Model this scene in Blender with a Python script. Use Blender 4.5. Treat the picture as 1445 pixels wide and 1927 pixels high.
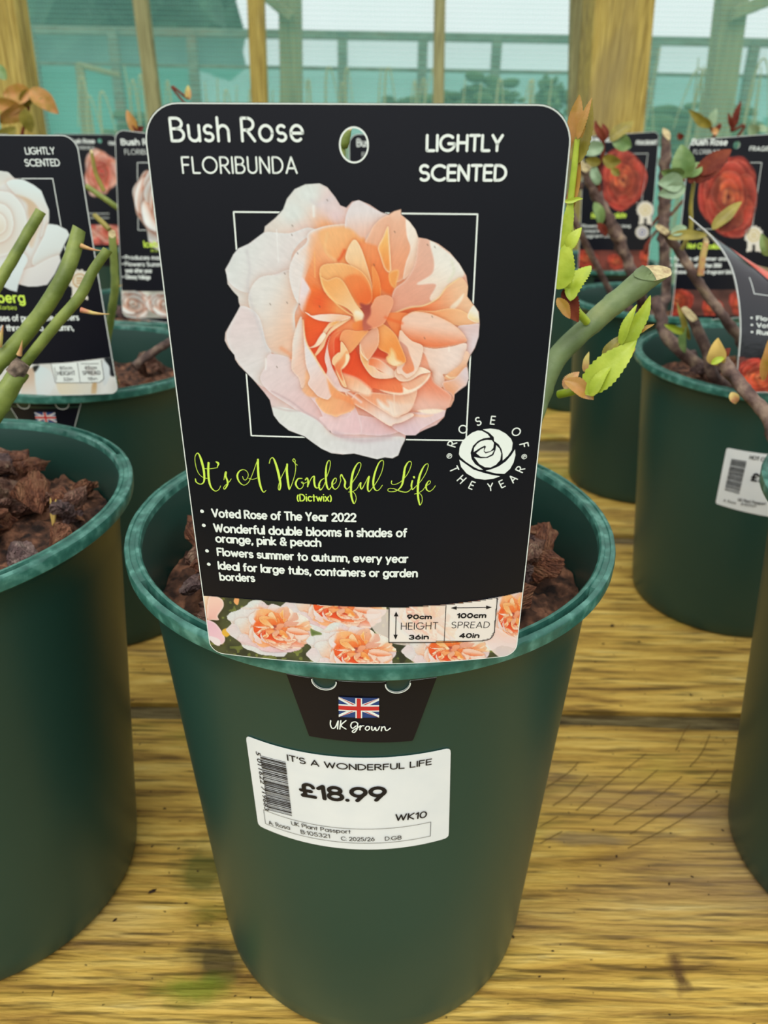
import bpy, bmesh, math, random
import numpy as np
from mathutils import Vector, Matrix, noise

for o in list(bpy.data.objects):
    bpy.data.objects.remove(o)
scene = bpy.context.scene
COL = scene.collection
rnd = random.Random(7)

# ---------------------------------------------------------------- camera, sky, light, exposure
CF, CT, CR_, CH = 1457.56, 0.4324, 0.0179, 0.4003      # focal length in pixels, downward tilt, roll, height over the bench
IW, IH = 1445, 1927
cam = bpy.data.objects.new('camera', bpy.data.cameras.new('camera'))
COL.objects.link(cam)
_fw = Vector((0, math.cos(CT), -math.sin(CT))); _up = Vector((0, math.sin(CT), math.cos(CT))); _rt = Vector((1, 0, 0))
_r = _rt*math.cos(CR_)+_up*math.sin(CR_); _u = -_rt*math.sin(CR_)+_up*math.cos(CR_)
cam.matrix_world = Matrix(((_r.x, _u.x, -_fw.x, 0), (_r.y, _u.y, -_fw.y, 0), (_r.z, _u.z, -_fw.z, CH), (0, 0, 0, 1)))
cam.data.sensor_fit = 'VERTICAL'; cam.data.sensor_height = 36; cam.data.sensor_width = 27
cam.data.lens = 36*CF/IH
cam.data.clip_start = 0.01; cam.data.clip_end = 200
cam.data.dof.use_dof = True; cam.data.dof.focus_distance = 0.27; cam.data.dof.aperture_fstop = 16
scene.camera = cam

world = bpy.data.worlds.new('overcast_sky'); scene.world = world; world.use_nodes = True
wn = world.node_tree; wn.nodes.clear()
wo = wn.nodes.new('ShaderNodeOutputWorld'); bg = wn.nodes.new('ShaderNodeBackground')
tc = wn.nodes.new('ShaderNodeTexCoord'); sep = wn.nodes.new('ShaderNodeSeparateXYZ')
cr = wn.nodes.new('ShaderNodeValToRGB')
cr.color_ramp.elements[0].position = 0.42; cr.color_ramp.elements[0].color = (0.30, 0.33, 0.33, 1)
cr.color_ramp.elements[1].position = 0.5; cr.color_ramp.elements[1].color = (0.86, 0.93, 0.95, 1)
e = cr.color_ramp.elements.new(0.8); e.color = (1.0, 1.0, 1.0, 1)
mr = wn.nodes.new('ShaderNodeMapRange'); mr.inputs['From Min'].default_value = -1; mr.inputs['From Max'].default_value = 1
wn.links.new(tc.outputs['Generated'], sep.inputs[0]); wn.links.new(sep.outputs['Z'], mr.inputs['Value'])
wn.links.new(mr.outputs[0], cr.inputs[0]); wn.links.new(cr.outputs[0], bg.inputs['Color'])
bg.inputs['Strength'].default_value = 1.0
wn.links.new(bg.outputs[0], wo.inputs[0])

sun = bpy.data.objects.new('sun', bpy.data.lights.new('sun', 'SUN')); COL.objects.link(sun)
sun.data.energy = 1.5; sun.data.angle = math.radians(50); sun.data.color = (1.0, 0.97, 0.92)
sun.rotation_euler = (math.radians(38), math.radians(-12), 0)      # high hazy sun, from behind the camera

scene.view_settings.view_transform = 'Standard'; scene.view_settings.look = 'None'
scene.view_settings.gamma = 1.0; scene.view_settings.use_curve_mapping = False
scene.view_settings.exposure = 0.14

# ---------------------------------------------------------------- small helpers
def sRGB(r, g, b):
    f = lambda c: (c/255/12.92 if c <= 10.3 else ((c/255+.055)/1.055)**2.4)
    return (f(r), f(g), f(b), 1.0)

def ray(px, py):
    px = np.asarray(px, float); py = np.asarray(py, float)
    x = (px-IW/2)/CF; y = -(py-IH/2)/CF
    X = x*math.cos(CR_)-y*math.sin(CR_); u = x*math.sin(CR_)+y*math.cos(CR_)
    c, s = math.cos(CT), math.sin(CT)
    return np.stack([X, c+u*s, -s+u*c], -1)

def at(px, py, Y):
    """the point of the place seen at a pixel of the photograph, at the distance Y from the camera's foot"""
    d = ray(px, py); t = Y/d[1]
    return Vector((d[0]*t, Y, CH+d[2]*t))

def on_z(px, py, z):
    d = ray(px, py); t = (z-CH)/d[2]
    return Vector((d[0]*t, d[1]*t, z))

def px_size(px, Y):
    return px*(Y*math.cos(CT))/CF

class MB:
    """collects polygons and links them as ONE mesh object"""
    def __init__(s): s.v = []; s.f = []; s.m = []
    def add(s, vs, fs, mi=0):
        o = len(s.v); s.v += [tuple(v) for v in vs]; s.f += [tuple(i+o for i in f) for f in fs]; s.m += [mi]*len(fs)
    def box(s, a, b, mi=0):
        (x0, y0, z0), (x1, y1, z1) = a, b
        s.add([(x0,y0,z0),(x1,y0,z0),(x1,y1,z0),(x0,y1,z0),(x0,y0,z1),(x1,y0,z1),(x1,y1,z1),(x0,y1,z1)],
              [(3,2,1,0),(4,5,6,7),(0,1,5,4),(1,2,6,5),(2,3,7,6),(3,0,4,7)], mi)
    def tube(s, pts, radii, n=10, mi=0, cap=True, capmi=None, rough=0.0, seed=0, ax=0):
        P = [Vector(p) for p in pts]; rings = []; prev = None
        for i, p in enumerate(P):
            t = (P[min(i+1, len(P)-1)]-P[max(i-1, 0)]).normalized()
            if prev is None:
                prev = t.orthogonal().normalized()
            prev = (prev-t*prev.dot(t)).normalized(); b = t.cross(prev)
            r = radii[i] if hasattr(radii, '__len__') else radii
            ring = []
            for k in range(n):
                a = 2*math.pi*k/n
                q = prev*math.cos(a)+b*math.sin(a)
                rr = r
                if rough: rr = r*(1+rough*noise.noise(Vector((p+q*r))*180+Vector((seed, 0, 0)))+rough*.6*noise.noise(Vector((p+q*r))*500))
                ring.append(p+q*rr)
            rings.append(ring)
        vs = [v for r_ in rings for v in r_]; fs = []
        for i in range(len(P)-1):
            for k in range(n):
                a = i*n+k; b2 = i*n+(k+1) % n
                fs.append((a, b2, b2+n, a+n))
        s.add(vs, fs, mi)
        if cap:
            cm = mi if capmi is None else capmi
            s.add(rings[-1], [tuple(range(n))], cm); s.add(rings[0], [tuple(reversed(range(n)))], mi)
    def build(s, name, mats, parent=None, smooth=False):
        me = bpy.data.meshes.new(name); me.from_pydata(s.v, [], s.f)
        for m in (mats if isinstance(mats, (list, tuple)) else [mats]): me.materials.append(m)
        me.polygons.foreach_set('material_index', s.m)
        if smooth: me.polygons.foreach_set('use_smooth', [True]*len(me.polygons))
        me.update()
        o = bpy.data.objects.new(name, me); COL.objects.link(o)
        if parent: o.parent = parent
        return o

def tag(o, label=None, cat=None, group=None, kind=None):
    if label: o['label'] = label
    if cat: o['category'] = cat
    if group: o['group'] = group
    if kind: o['kind'] = kind
    return o

def empty(name, loc, label, cat, group=None):
    o = bpy.data.objects.new(name, None); o.empty_display_size = .05; o.location = loc; COL.objects.link(o)
    return tag(o, label, cat, group)

def adopt(part, root):
    """parent a part built in world coordinates to a thing that stands at root.location"""
    part.parent = root
    part.matrix_parent_inverse = Matrix.Translation(-Vector(root.location))
    return part

# ---------------------------------------------------------------- materials
def principled(name, col, rough=.5, spec=.5, **kw):
    m = bpy.data.materials.new(name); m.use_nodes = True
    b = m.node_tree.nodes['Principled BSDF']
    b.inputs['Base Color'].default_value = col; b.inputs['Roughness'].default_value = rough
    b.inputs['Specular IOR Level'].default_value = spec
    for k, v in kw.items(): b.inputs[k.replace('_', ' ')].default_value = v
    return m

def nodes_of(m):
    nt = m.node_tree
    return nt, nt.nodes['Principled BSDF'], nt.nodes.new, nt.links.new

def noisy(name, cols, scale=20, rough=.6, bump=.2, bscale=None, stretch=(1, 1, 1), detail=6, spec=.4, dist=.001, **kw):
    """principled material whose colour runs through a noise-driven ramp"""
    m = principled(name, cols[0][1], rough, spec, **kw); nt, b, new, ln = nodes_of(m)
    t = new('ShaderNodeTexCoord'); mp = new('ShaderNodeMapping'); mp.inputs['Scale'].default_value = stretch
    n = new('ShaderNodeTexNoise'); n.inputs['Scale'].default_value = scale; n.inputs['Detail'].default_value = detail
    r = new('ShaderNodeValToRGB'); ln(t.outputs['Object'], mp.inputs[0]); ln(mp.outputs[0], n.inputs['Vector']); ln(n.outputs['Fac'], r.inputs[0])
    while len(r.color_ramp.elements) < len(cols): r.color_ramp.elements.new(.5)
    for e_, (p, c) in zip(r.color_ramp.elements, cols): e_.position = p; e_.color = c
    ln(r.outputs[0], b.inputs['Base Color'])
    if bump:
        n2 = new('ShaderNodeTexNoise'); n2.inputs['Scale'].default_value = bscale or scale*3; n2.inputs['Detail'].default_value = 8
        ln(mp.outputs[0], n2.inputs['Vector']); bp = new('ShaderNodeBump'); bp.inputs['Strength'].default_value = bump; bp.inputs['Distance'].default_value = dist
        ln(n2.outputs['Fac'], bp.inputs['Height']); ln(bp.outputs[0], b.inputs['Normal'])
    return m

M = {}
M['pot'] = noisy('green_plastic', [(.3, (.0115, .045, .034, 1)), (.75, (.0155, .058, .044, 1))], 6, .38, .05, 700, spec=.5, dist=.0003)
M['pot_rim'] = noisy('green_plastic_worn_rim', [(.40, (.024, .105, .08, 1)), (.54, (.04, .155, .118, 1)), (.66, (.09, .25, .20, 1))], 140, .3, .35, 240, stretch=(1, 1, 1), dist=.0005)
M['bark'] = noisy('pine_bark', [(.30, sRGB(86, 58, 48)), (.43, sRGB(152, 104, 84)), (.56, sRGB(192, 142, 118)), (.72, sRGB(232, 194, 160))], 2.6, .72, 1, 7, stretch=(1, 2.4, 1), dist=.12)
M['bark2'] = noisy('pine_bark_red', [(.30, sRGB(108, 62, 44)), (.48, sRGB(182, 114, 80)), (.72, sRGB(226, 166, 122))], 2.4, .72, 1, 8, stretch=(.8, 2.2, 1.5), dist=.12)
M['bark3'] = noisy('pine_bark_grey', [(.30, sRGB(84, 66, 66)), (.48, sRGB(156, 124, 120)), (.72, sRGB(212, 182, 170))], 2.4, .66, 1, 7, dist=.12)
M['mulch'] = noisy('bark_fines', [(.35, sRGB(34, 23, 18)), (.52, sRGB(92, 62, 46)), (.7, sRGB(156, 108, 80))], 130, .9, 1, 300, dist=.002)
M['black'] = noisy('printed_black_card', [(.3, sRGB(14, 16, 26)), (.8, sRGB(21, 20, 29))], 14, .34, 0, spec=.28)
M['white'] = principled('white_print', sRGB(238, 246, 240), .45, .3)
M['card_edge'] = principled('white_card_edge', sRGB(236, 240, 238), .6, .2)
M['lime'] = principled('lime_print', sRGB(212, 244, 92), .45, .3)
M['ink'] = principled('black_ink', sRGB(26, 24, 28), .5, .3)
M['greyink'] = principled('faded_ink', sRGB(120, 118, 126), .5, .3)
M['sticker'] = noisy('white_sticker_paper', [(.3, sRGB(226, 232, 234)), (.8, sRGB(236, 240, 240))], 60, .5, 0)
M['flagblue'] = principled('flag_blue', sRGB(40, 68, 128), .4, .4)
M['flagred'] = principled('flag_red', sRGB(204, 48, 48), .4, .4)
M['cream'] = principled('cream_print', sRGB(214, 204, 172), .5, .3)
M['cane_green'] = noisy('green_cane', [(.35, sRGB(96, 112, 44)), (.58, sRGB(132, 146, 68)), (.8, sRGB(166, 170, 92))], 60, .42, .3, 300, spec=.45)
M['cane_sage'] = noisy('sage_cane', [(.3, sRGB(84, 100, 62)), (.55, sRGB(112, 130, 84)), (.72, sRGB(140, 150, 98)), (.9, sRGB(150, 120, 84))], 50, .5, .4, 260, spec=.4)
M['cane_brown'] = noisy('brown_cane', [(.3, sRGB(52, 38, 34)), (.48, sRGB(96, 74, 66)), (.64, sRGB(140, 118, 100)), (.8, sRGB(186, 164, 130))], 90, .6, .9, 260, spec=.35)
M['pith'] = noisy('cut_wood', [(.4, sRGB(202, 188, 140)), (.7, sRGB(150, 124, 90))], 300, .8, .6, 500)
M['knob'] = noisy('old_cut_knob', [(.35, sRGB(72, 60, 50)), (.6, sRGB(130, 112, 96)), (.8, sRGB(160, 142, 122))], 260, .85, 1, 400)
def leafmat(name, a, b, sheen=.4):
    m = noisy(name, [(.35, a), (.7, b)], 90, .42, .35, 220, spec=.5)
    m.node_tree.nodes['Principled BSDF'].inputs['Subsurface Weight'].default_value = .0
    return m
M['leaf'] = leafmat('leaf_green', sRGB(96, 128, 66), sRGB(134, 160, 96))
M['leaf_pale'] = leafmat('leaf_pale_green', sRGB(128, 156, 118), sRGB(158, 182, 146))
M['leaf_lime'] = leafmat('leaf_lime', sRGB(150, 172, 40), sRGB(186, 200, 66))
M['leaf_olive'] = leafmat('leaf_olive', sRGB(126, 116, 40), sRGB(160, 146, 60))
M['leaf_red'] = leafmat('leaf_bronze', sRGB(92, 34, 26), sRGB(128, 62, 40))
M['leaf_amber'] = leafmat('leaf_amber', sRGB(160, 124, 40), sRGB(200, 140, 84))
M['leaf_red'].node_tree.nodes['Principled BSDF'].inputs['Specular IOR Level'].default_value = .15; M['leaf_red'].node_tree.nodes['Principled BSDF'].inputs['Roughness'].default_value = .6
M['thorn'] = noisy('pink_thorn', [(.35, sRGB(196, 128, 96)), (.65, sRGB(206, 190, 110))], 120, .4, 0)
M['straw'] = principled('dry_straw', sRGB(206, 176, 98), .7, .2)
M['fleck'] = principled('dark_debris', sRGB(46, 32, 24), .8, .2)
# ---------------------------------------------------------------- a rounded stroke alphabet (cap height 1)
def arc(cx, cy, rx, ry, a0, a1, n=14):
    return [(cx+rx*math.cos(math.radians(a0+(a1-a0)*k/n)), cy+ry*math.sin(math.radians(a0+(a1-a0)*k/n))) for k in range(n+1)]
def L(*p): return [[p[i], p[i+1]] for i in range(len(p)-1)]
X_ = .68
_bowl = lambda cx: [arc(cx, .34, .27, .34, 0, 360, 22)]
G = {
 'A': L((0,0),(.35,1),(.70,0))+L((.12,.3),(.58,.3)),
 'B': L((0,0),(0,1),(.25,1))+[arc(.25,.77,.26,.23,90,-90)]+L((0,.54),(.25,.54))+[arc(.27,.27,.3,.27,90,-90)]+L((0,0),(.27,0)),
 'C': [arc(.46,.5,.46,.5,48,312,20)],
 'D': L((0,0),(0,1),(.2,1))+[arc(.2,.5,.46,.5,90,-90,20)]+L((0,0),(.2,0)),
 'E': L((.46,0),(0,0),(0,1),(.46,1))+L((0,.52),(.42,.52)),
 'F': L((0,0),(0,1),(.46,1))+L((0,.52),(.4,.52)),
 'G': [arc(.46,.5,.46,.5,48,340,22)]+L((.9,.36),(.9,.46),(.52,.46)),
 'H': L((0,0),(0,1))+L((.58,0),(.58,1))+L((0,.52),(.58,.52)),
 'I': L((0,0),(0,1)),
 'K': L((0,0),(0,1))+L((.5,1),(.02,.5),(.52,0)),
 'L': L((0,1),(0,0),(.44,0)),
 'M': L((0,0),(.06,1),(.38,.3),(.7,1),(.76,0)),
 'N': L((0,0),(0,1),(.6,0),(.6,1)),
 'O': [arc(.47,.5,.47,.5,0,360,28)],
 'P': L((0,0),(0,1),(.25,1))+[arc(.25,.74,.28,.26,90,-90)]+L((0,.48),(.25,.48)),
 'R': L((0,0),(0,1),(.25,1))+[arc(.25,.74,.28,.26,90,-90)]+L((0,.48),(.22,.48),(.56,0)),
 'S': [arc(.27,.75,.25,.25,40,255,14)+arc(.27,.26,.27,.26,75,-140,14)],
 'T': L((0,1),(.56,1))+L((.28,1),(.28,0)),
 'U': L((0,1),(0,.3))+[arc(.29,.3,.29,.3,180,360)]+L((.58,.3),(.58,1)),
 'V': L((0,1),(.33,0),(.66,1)),
 'W': L((0,1),(.24,0),(.47,.9),(.7,0),(.94,1)),
 'X': L((0,0),(.5,1))+L((0,1),(.5,0)),
 'Y': L((0,1),(.3,.46),(.6,1))+L((.3,.46),(.3,0)),
 'Z': L((0,1),(.5,1),(0,0),(.5,0)),
 'a': _bowl(.27)+L((.54,X_),(.54,0)),
 'b': _bowl(.27)+L((0,1.02),(0,0)),
 'c': [arc(.27,.34,.27,.34,50,310,16)],
 'd': _bowl(.27)+L((.54,1.02),(.54,0)),
 'e': [arc(.27,.34,.27,.34,0,310,20)]+L((0.01,.34),(.54,.34)),
 'f': [arc(.26,.83,.15,.17,80,180,8)]+L((.11,.83),(.11,0))+L((0,.64),(.27,.64)),
 'g': _bowl(.27)+L((.54,X_),(.54,-.06))+[arc(.28,-.06,.26,.24,0,-150,10)],
 'h': L((0,0),(0,1.02))+[arc(.24,.4,.24,.28,180,0)]+L((.48,.4),(.48,0)),
 'i': L((0,0),(0,.64))+[[(0,.97),(0,.98)]],
 'j': L((0,X_),(0,-.1))+[[(0,.9),(0,.91)]],
 'k': L((0,0),(0,1.02))+L((.4,X_),(.02,.3),(.44,0)),
 'l': L((0,0),(0,1.02)),
 'm': L((0,0),(0,X_))+[arc(.19,.44,.19,.24,180,0)]+L((.38,.44),(.38,0))+[arc(.57,.44,.19,.24,180,0)]+L((.76,.44),(.76,0)),
 'n': L((0,0),(0,X_))+[arc(.24,.4,.24,.28,180,0)]+L((.48,.4),(.48,0)),
 'o': [arc(.29,.34,.29,.34,0,360,24)],
 'p': _bowl(.27)+L((0,X_),(0,-.3)),
 'q': _bowl(.27)+L((.54,X_),(.54,-.3)),
 'r': L((0,0),(0,X_))+[arc(.22,.42,.22,.26,180,80,8)],
 's': [arc(.2,.505,.18,.175,40,255,10)+arc(.2,.175,.2,.175,75,-140,10)],
 't': L((.12,.92),(.12,0))+L((0,.64),(.27,.64)),
 'u': L((0,X_),(0,.26))+[arc(.24,.26,.24,.26,180,360)]+L((.48,X_),(.48,0)),
 'v': L((0,X_),(.25,0),(.5,X_)),
 'w': L((0,X_),(.19,0),(.37,.6),(.55,0),(.74,X_)),
 'x': L((0,0),(.44,X_))+L((0,X_),(.44,0)),
 'y': L((0,X_),(.26,.02))+L((.52,X_),(.16,-.28)),
 'z': L((0,X_),(.4,X_),(0,0),(.42,0)),
 '0': [arc(.29,.5,.29,.5,0,360,26)],
 '1': L((0,.78),(.2,1),(.2,0)),
 '2': [arc(.27,.72,.26,.28,160,-25,12)]+L((.505,.6),(0,0),(.54,0)),
 '3': [arc(.24,.76,.24,.24,150,-90,12),arc(.24,.26,.28,.26,90,-150,12)],
 '4': L((.42,0),(.42,1),(0,.28),(.58,.28)),
 '5': L((.48,1),(.1,1),(.05,.58))+[arc(.23,.32,.28,.32,125,-140,14)],
 '6': [arc(.28,.32,.28,.32,0,360,20)]+L((.02,.42),(.36,1)),
 '7': L((0,1),(.5,1),(.14,0)),
 '8': [arc(.27,.76,.23,.24,0,360,18),arc(.27,.26,.27,.26,0,360,18)],
 '9': [arc(.28,.68,.28,.32,0,360,20)]+L((.54,.58),(.2,0)),
 '&': [arc(.3,.78,.19,.22,-40,220,14)]+L((.13,.66),(.6,0))+[arc(.26,.26,.26,.26,130,330,14)]+L((.5,.16),(.62,.42)),
 ',': L((.05,.02),(0,-.16)), '.': [[(0,.01),(0,.02)]], "'": L((.03,1),(0,.8)), ':': [[(0,.05),(0,.06)],[(0,.55),(0,.56)]],
 '(': [arc(.36,.4,.36,.62,130,230,8)], ')': [arc(-.22,.4,.36,.62,50,-50,8)], '£': [arc(.34,.74,.2,.24,10,180,10)+[(.14,.5),(.16,.2),(.04,.02)]]+L((.04,.02),(.56,.02))+L((0,.45),(.42,.45)), '-': L((0,.36),(.28,.36)), '/': L((0,0),(.3,1)),
}

def ribbon(pts, w, cap=7):
    """outline pieces (verts, faces) of a stroke with round ends; w = one width or one per point"""
    p = np.asarray(pts, float); n = len(p)
    w = np.full(n, float(w)) if not hasattr(w, '__len__') else np.asarray(w, float)
    d = np.gradient(p, axis=0) if n > 2 else np.array([p[1]-p[0]]*2)
    d /= (np.hypot(d[:, 0], d[:, 1])+1e-12)[:, None]
    nr = np.stack([-d[:, 1], d[:, 0]], 1)
    a = p+nr*w[:, None]/2; b = p-nr*w[:, None]/2
    vs = list(a)+list(b); fs = [(i, i+1, n+i+1, n+i) for i in range(n-1)]
    for e_, sg in ((0, -1), (n-1, 1)):
        o = len(vs); t = d[e_]*sg; r = w[e_]/2
        ring = [p[e_]+r*(t*math.cos(x)+np.array([-t[1], t[0]])*math.sin(x)) for x in np.linspace(-math.pi/2, math.pi/2, cap)]
        vs += ring+[p[e_]]; fs += [(o+k, o+k+1, o+cap) for k in range(cap-1)]
    return vs, fs

def layout(s, track=.24):
    """strokes of a string starting at x=0, and its length"""
    x = 0; out = []; first = True
    for ch in s:
        if ch == ' ': x += .38; continue
        st = G[ch]; xs = [q[0] for k in st for q in k]; lo, hi = min(xs), max(xs)
        for k in st: out.append([(q[0]-lo+x, q[1]) for q in k])
        x += hi-lo+track
    return out, x-track

# ---------------------------------------------------------------- surfaces that carry print
class CardSurf:
    """a label card in mm: u from the left edge, v from the bottom; slightly cupped towards its foot"""
    def __init__(s, x0, y0, z0, W=.1091, H=.1729, tilt=-.0206, yaw=-.002, roll=.0113, sag=.006):
        s.o = np.array([x0, y0, z0]); s.W, s.H, s.sag = W, H, sag
        cy, sy = math.cos(yaw), math.sin(yaw); ct, st = math.cos(tilt), math.sin(tilt)
        rot = lambda q: np.array([q[0]*cy-q[1]*sy, q[0]*sy+q[1]*cy, q[2]])
        Ub = np.array([1, 0, 0.]); Vb = np.array([0, st, ct])
        s.U = rot(Ub*math.cos(roll)+Vb*math.sin(roll)); s.V = rot(-Ub*math.sin(roll)+Vb*math.cos(roll)); s.N = rot(np.array([0, ct, -st]))
    def sg(s, u, v):
        a = (u/1000-s.W/2)/(s.W/2); b = np.clip(v/1000/s.H, -0.2, 1)
        return s.sag*(1-b)**2*a*a
    def P(s, uv, off=0):
        uv = np.asarray(uv, float); u, v = uv[..., 0], uv[..., 1]
        return s.o+s.U*(u/1000-s.W/2)[..., None]+s.V*(v/1000)[..., None]+s.N*(s.sg(u, v)-off)[..., None]
    def uv(s, pts):
        pts = np.asarray(pts, float); d = ray(pts[..., 0], pts[..., 1]); c = np.array([0, 0, CH]); g = np.zeros(pts.shape[:-1])
        for _ in range(10):
            t = ((s.o-c)@s.N+g)/(d@s.N); q = c+d*t[..., None]-s.o
            u = (q@s.U+s.W/2)*1000; v = q@s.V*1000; g = s.sg(u, v)
        return np.stack([u, v], -1)

class PotSurf:
    """the outer wall of a pot in mm: u along the girth (0 = towards the camera), v = height"""
    def __init__(s, pot): s.p = pot
    def P(s, uv, off=0):
        uv = np.asarray(uv, float); u, v = uv[..., 0]/1000, uv[..., 1]/1000
        ph = -math.pi/2+u/.095; r = s.p.R(v)+off
        return s.p.place(np.stack([r*np.cos(ph), r*np.sin(ph), v], -1))
    def uv(s, pts):
        pts = np.asarray(pts, float); sh = pts.shape[:-1]; pts = pts.reshape(-1, 2); out = []
        for px, py in pts:
            d = ray(px, py); T = np.linspace(.1, 2, 4000); q = np.array([0, 0, CH])+T[:, None]*d
            l = s.p.unplace(q); g = np.hypot(l[:, 0], l[:, 1])-s.p.R(l[:, 2]); k = np.argmax(g < 0)
            f = g[k-1]/(g[k-1]-g[k]); l = l[k-1]*(1-f)+l[k]*f
            a = math.atan2(l[1], l[0])+math.pi/2
            a = (a+math.pi) % (2*math.pi)-math.pi
            out.append((a*.095*1000, l[2]*1000))
        return np.array(out).reshape(sh+(2,))

class Print:
    """collects flat print on a surface; everything is laid out in the surface's own millimetres"""
    def __init__(s, surf, src=None): s.s = surf; s.src = src or surf; s.mb = MB()
    def uv(s, pts): return s.src.uv(np.asarray(pts, float))
    def put(s, vs, fs, off=.00025, mi=0): s.mb.add(s.s.P(np.array(vs), off), fs, mi)
    def stroke(s, pts, w, off=.00025, mi=0): v, f = ribbon(pts, w); s.put(v, f, off, mi)
    def text(s, st, a, b, top, wt=.13, track=.24, off=.00025, mi=0, px=True):
        A, B, T = (s.uv([a, b, top]) if px else np.array([a, b, top], float))
        h = abs((T-A)[1]) if px else abs(T[1]-A[1])
        strokes, ln_ = layout(st, track); d = B-A; Ln = np.hypot(*d); d = d/Ln; nn = np.array([-d[1], d[0]])
        w = wt*h; sx = (Ln-w)/ln_
        for k in strokes:
            s.stroke([A+d*(w/2+q[0]*sx)+nn*(w/2+q[1]*(h-w)) for q in k], w, off, mi)
    def glyph(s, ch, c, up, h, wt=.13, off=.00025, mi=0):
        """one letter centred at c (uv) with its top towards up"""
        up = np.asarray(up, float); up /= np.hypot(*up); rt = np.array([up[1], -up[0]])
        st, w_ = layout(ch)
        for k in st: s.stroke([c+rt*(q[0]-w_/2)*h+up*(q[1]-.5)*h for q in k], wt*h, off, mi)
    def polyline(s, pts, w, off=.0002, mi=0, px=True, n=12):
        q = s.uv(pts) if px else np.asarray(pts, float)
        for i in range(len(q)-1): s.stroke([q[i]+(q[i+1]-q[i])*k/n for k in range(n+1)], w, off, mi)
    def blob(s, pts, off=.0002, mi=0, px=True, sm=True):
        q = s.uv(pts) if px else np.asarray(pts, float)
        if sm: q = smooth_closed(q, 4)
        bm = bmesh.new(); vs = [bm.verts.new((x, y, 0)) for x, y in q]; f = bm.faces.new(vs)
        bmesh.ops.triangulate(bm, faces=[f]); bm.verts.index_update()
        s.put([v.co[:2] for v in bm.verts], [tuple(v.index for v in f.verts) for f in bm.faces], off, mi); bm.free()
    def disc(s, c, r, off=.0003, mi=0, n=20):
        s.put([(c[0]+r*math.cos(2*math.pi*k/n), c[1]+r*math.sin(2*math.pi*k/n)) for k in range(n)], [tuple(range(n))], off, mi)
    def grid(s, uvs, off=.0002, mi=0):
        """quad patch through a bilinear corner list [bl, br, tr, tl] in uv"""
        bl, br, tr, tl = [np.array(q, float) for q in uvs]; n = 14; vs = []
        for j in range(3):
            for i in range(n+1):
                a, b = i/n, j/2
                vs.append((bl*(1-a)+br*a)*(1-b)+(tl*(1-a)+tr*a)*b)
        s.put(vs, [(j*(n+1)+i, j*(n+1)+i+1, (j+1)*(n+1)+i+1, (j+1)*(n+1)+i) for j in range(2) for i in range(n)], off, mi)
    def build(s, name, mats, parent): return adopt(s.mb.build(name, mats, None), parent)

_tc = {}
def font_mesh(st, bold=0.0):
    """triangulated built-in typeface, cap height about .73"""
    if (st, bold) in _tc: return _tc[(st, bold)]
    c = bpy.data.curves.new('t', 'FONT'); c.body = st; c.offset = bold; c.resolution_u = 4
    o = bpy.data.objects.new('t', c); COL.objects.link(o)
    dg = bpy.context.evaluated_depsgraph_get(); dg.update(); me = o.evaluated_get(dg).to_mesh()
    v = np.array([w.co[:2] for w in me.vertices]); f = [tuple(p.vertices) for p in me.polygons]
    o.evaluated_get(dg).to_mesh_clear(); bpy.data.objects.remove(o); bpy.data.curves.remove(c)
    _tc[(st, bold)] = (v, f); return v, f

def print_font(pr, st, a, b, top, bold=0.0, off=.0004, mi=0, rot=False):
    return pr.text(st, a, b, top, .125+bold*2.6, .2, off)
    A, B, T = pr.uv([a, b, top]); d = B-A; Ln = np.hypot(*d); d = d/Ln; nn = np.array([-d[1], d[0]])
    h = abs((T-A)@nn); x0, x1 = v[:, 0].min(), v[:, 0].max(); capv, _ = font_mesh('H', bold); y0, y1 = capv[:, 1].min(), capv[:, 1].max()
    q = A+np.outer((v[:, 0]-x0)/(x1-x0)*Ln, d)+np.outer((v[:, 1]-y0)/(y1-y0)*h, nn)
    pr.put(q, f, off, mi)
# ---------------------------------------------------------------- printed rose artwork (painted into colour grids)
def _lin(c):
    c = np.asarray(c, float)/255.0
    return np.where(c <= 0.04045, c/12.92, ((c+0.055)/1.055)**2.4)

def smooth_closed(pts, n=5):
    p = np.asarray(pts, float); m = len(p); out = []
    for i in range(m):
        a, b, c, d = p[(i-1) % m], p[i], p[(i+1) % m], p[(i+2) % m]
        for k in range(n):
            t = k/n
            out.append(0.5*((2*b)+(-a+c)*t+(2*a-5*b+4*c-d)*t*t+(-a+3*b-3*c+d)*t**3))
    return np.array(out)

def smooth_open(pts, n=6):
    p = np.asarray(pts, float)
    q = np.vstack([2*p[0]-p[1], p, 2*p[-1]-p[-2]]); out = []
    for i in range(1, len(q)-2):
        a, b, c, d = q[i-1], q[i], q[i+1], q[i+2]
        for k in range(n):
            t = k/n
            out.append(0.5*((2*b)+(-a+c)*t+(2*a-5*b+4*c-d)*t*t+(-a+3*b-3*c+d)*t**3))
    out.append(p[-1])
    return np.array(out)

def seg_dist(X, Y, P, closed=True):
    best = np.full(X.shape, 1e18); n = len(P)
    for i in range(n if closed else n-1):
        a = P[i]; b = P[(i+1) % n]; d = b-a; L = d@d+1e-12
        t = np.clip(((X-a[0])*d[0]+(Y-a[1])*d[1])/L, 0, 1)
        best = np.minimum(best, (X-a[0]-t*d[0])**2+(Y-a[1]-t*d[1])**2)
    return np.sqrt(best)

def inside(X, Y, P):
    r = np.zeros(X.shape, bool); n = len(P)
    for i in range(n):
        x1, y1 = P[i]; x2, y2 = P[(i+1) % n]
        if y1 == y2: continue
        c = ((y1 > Y) != (y2 > Y)) & (X < (x2-x1)*(Y-y1)/(y2-y1)+x1)
        r ^= c
    return r

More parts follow.
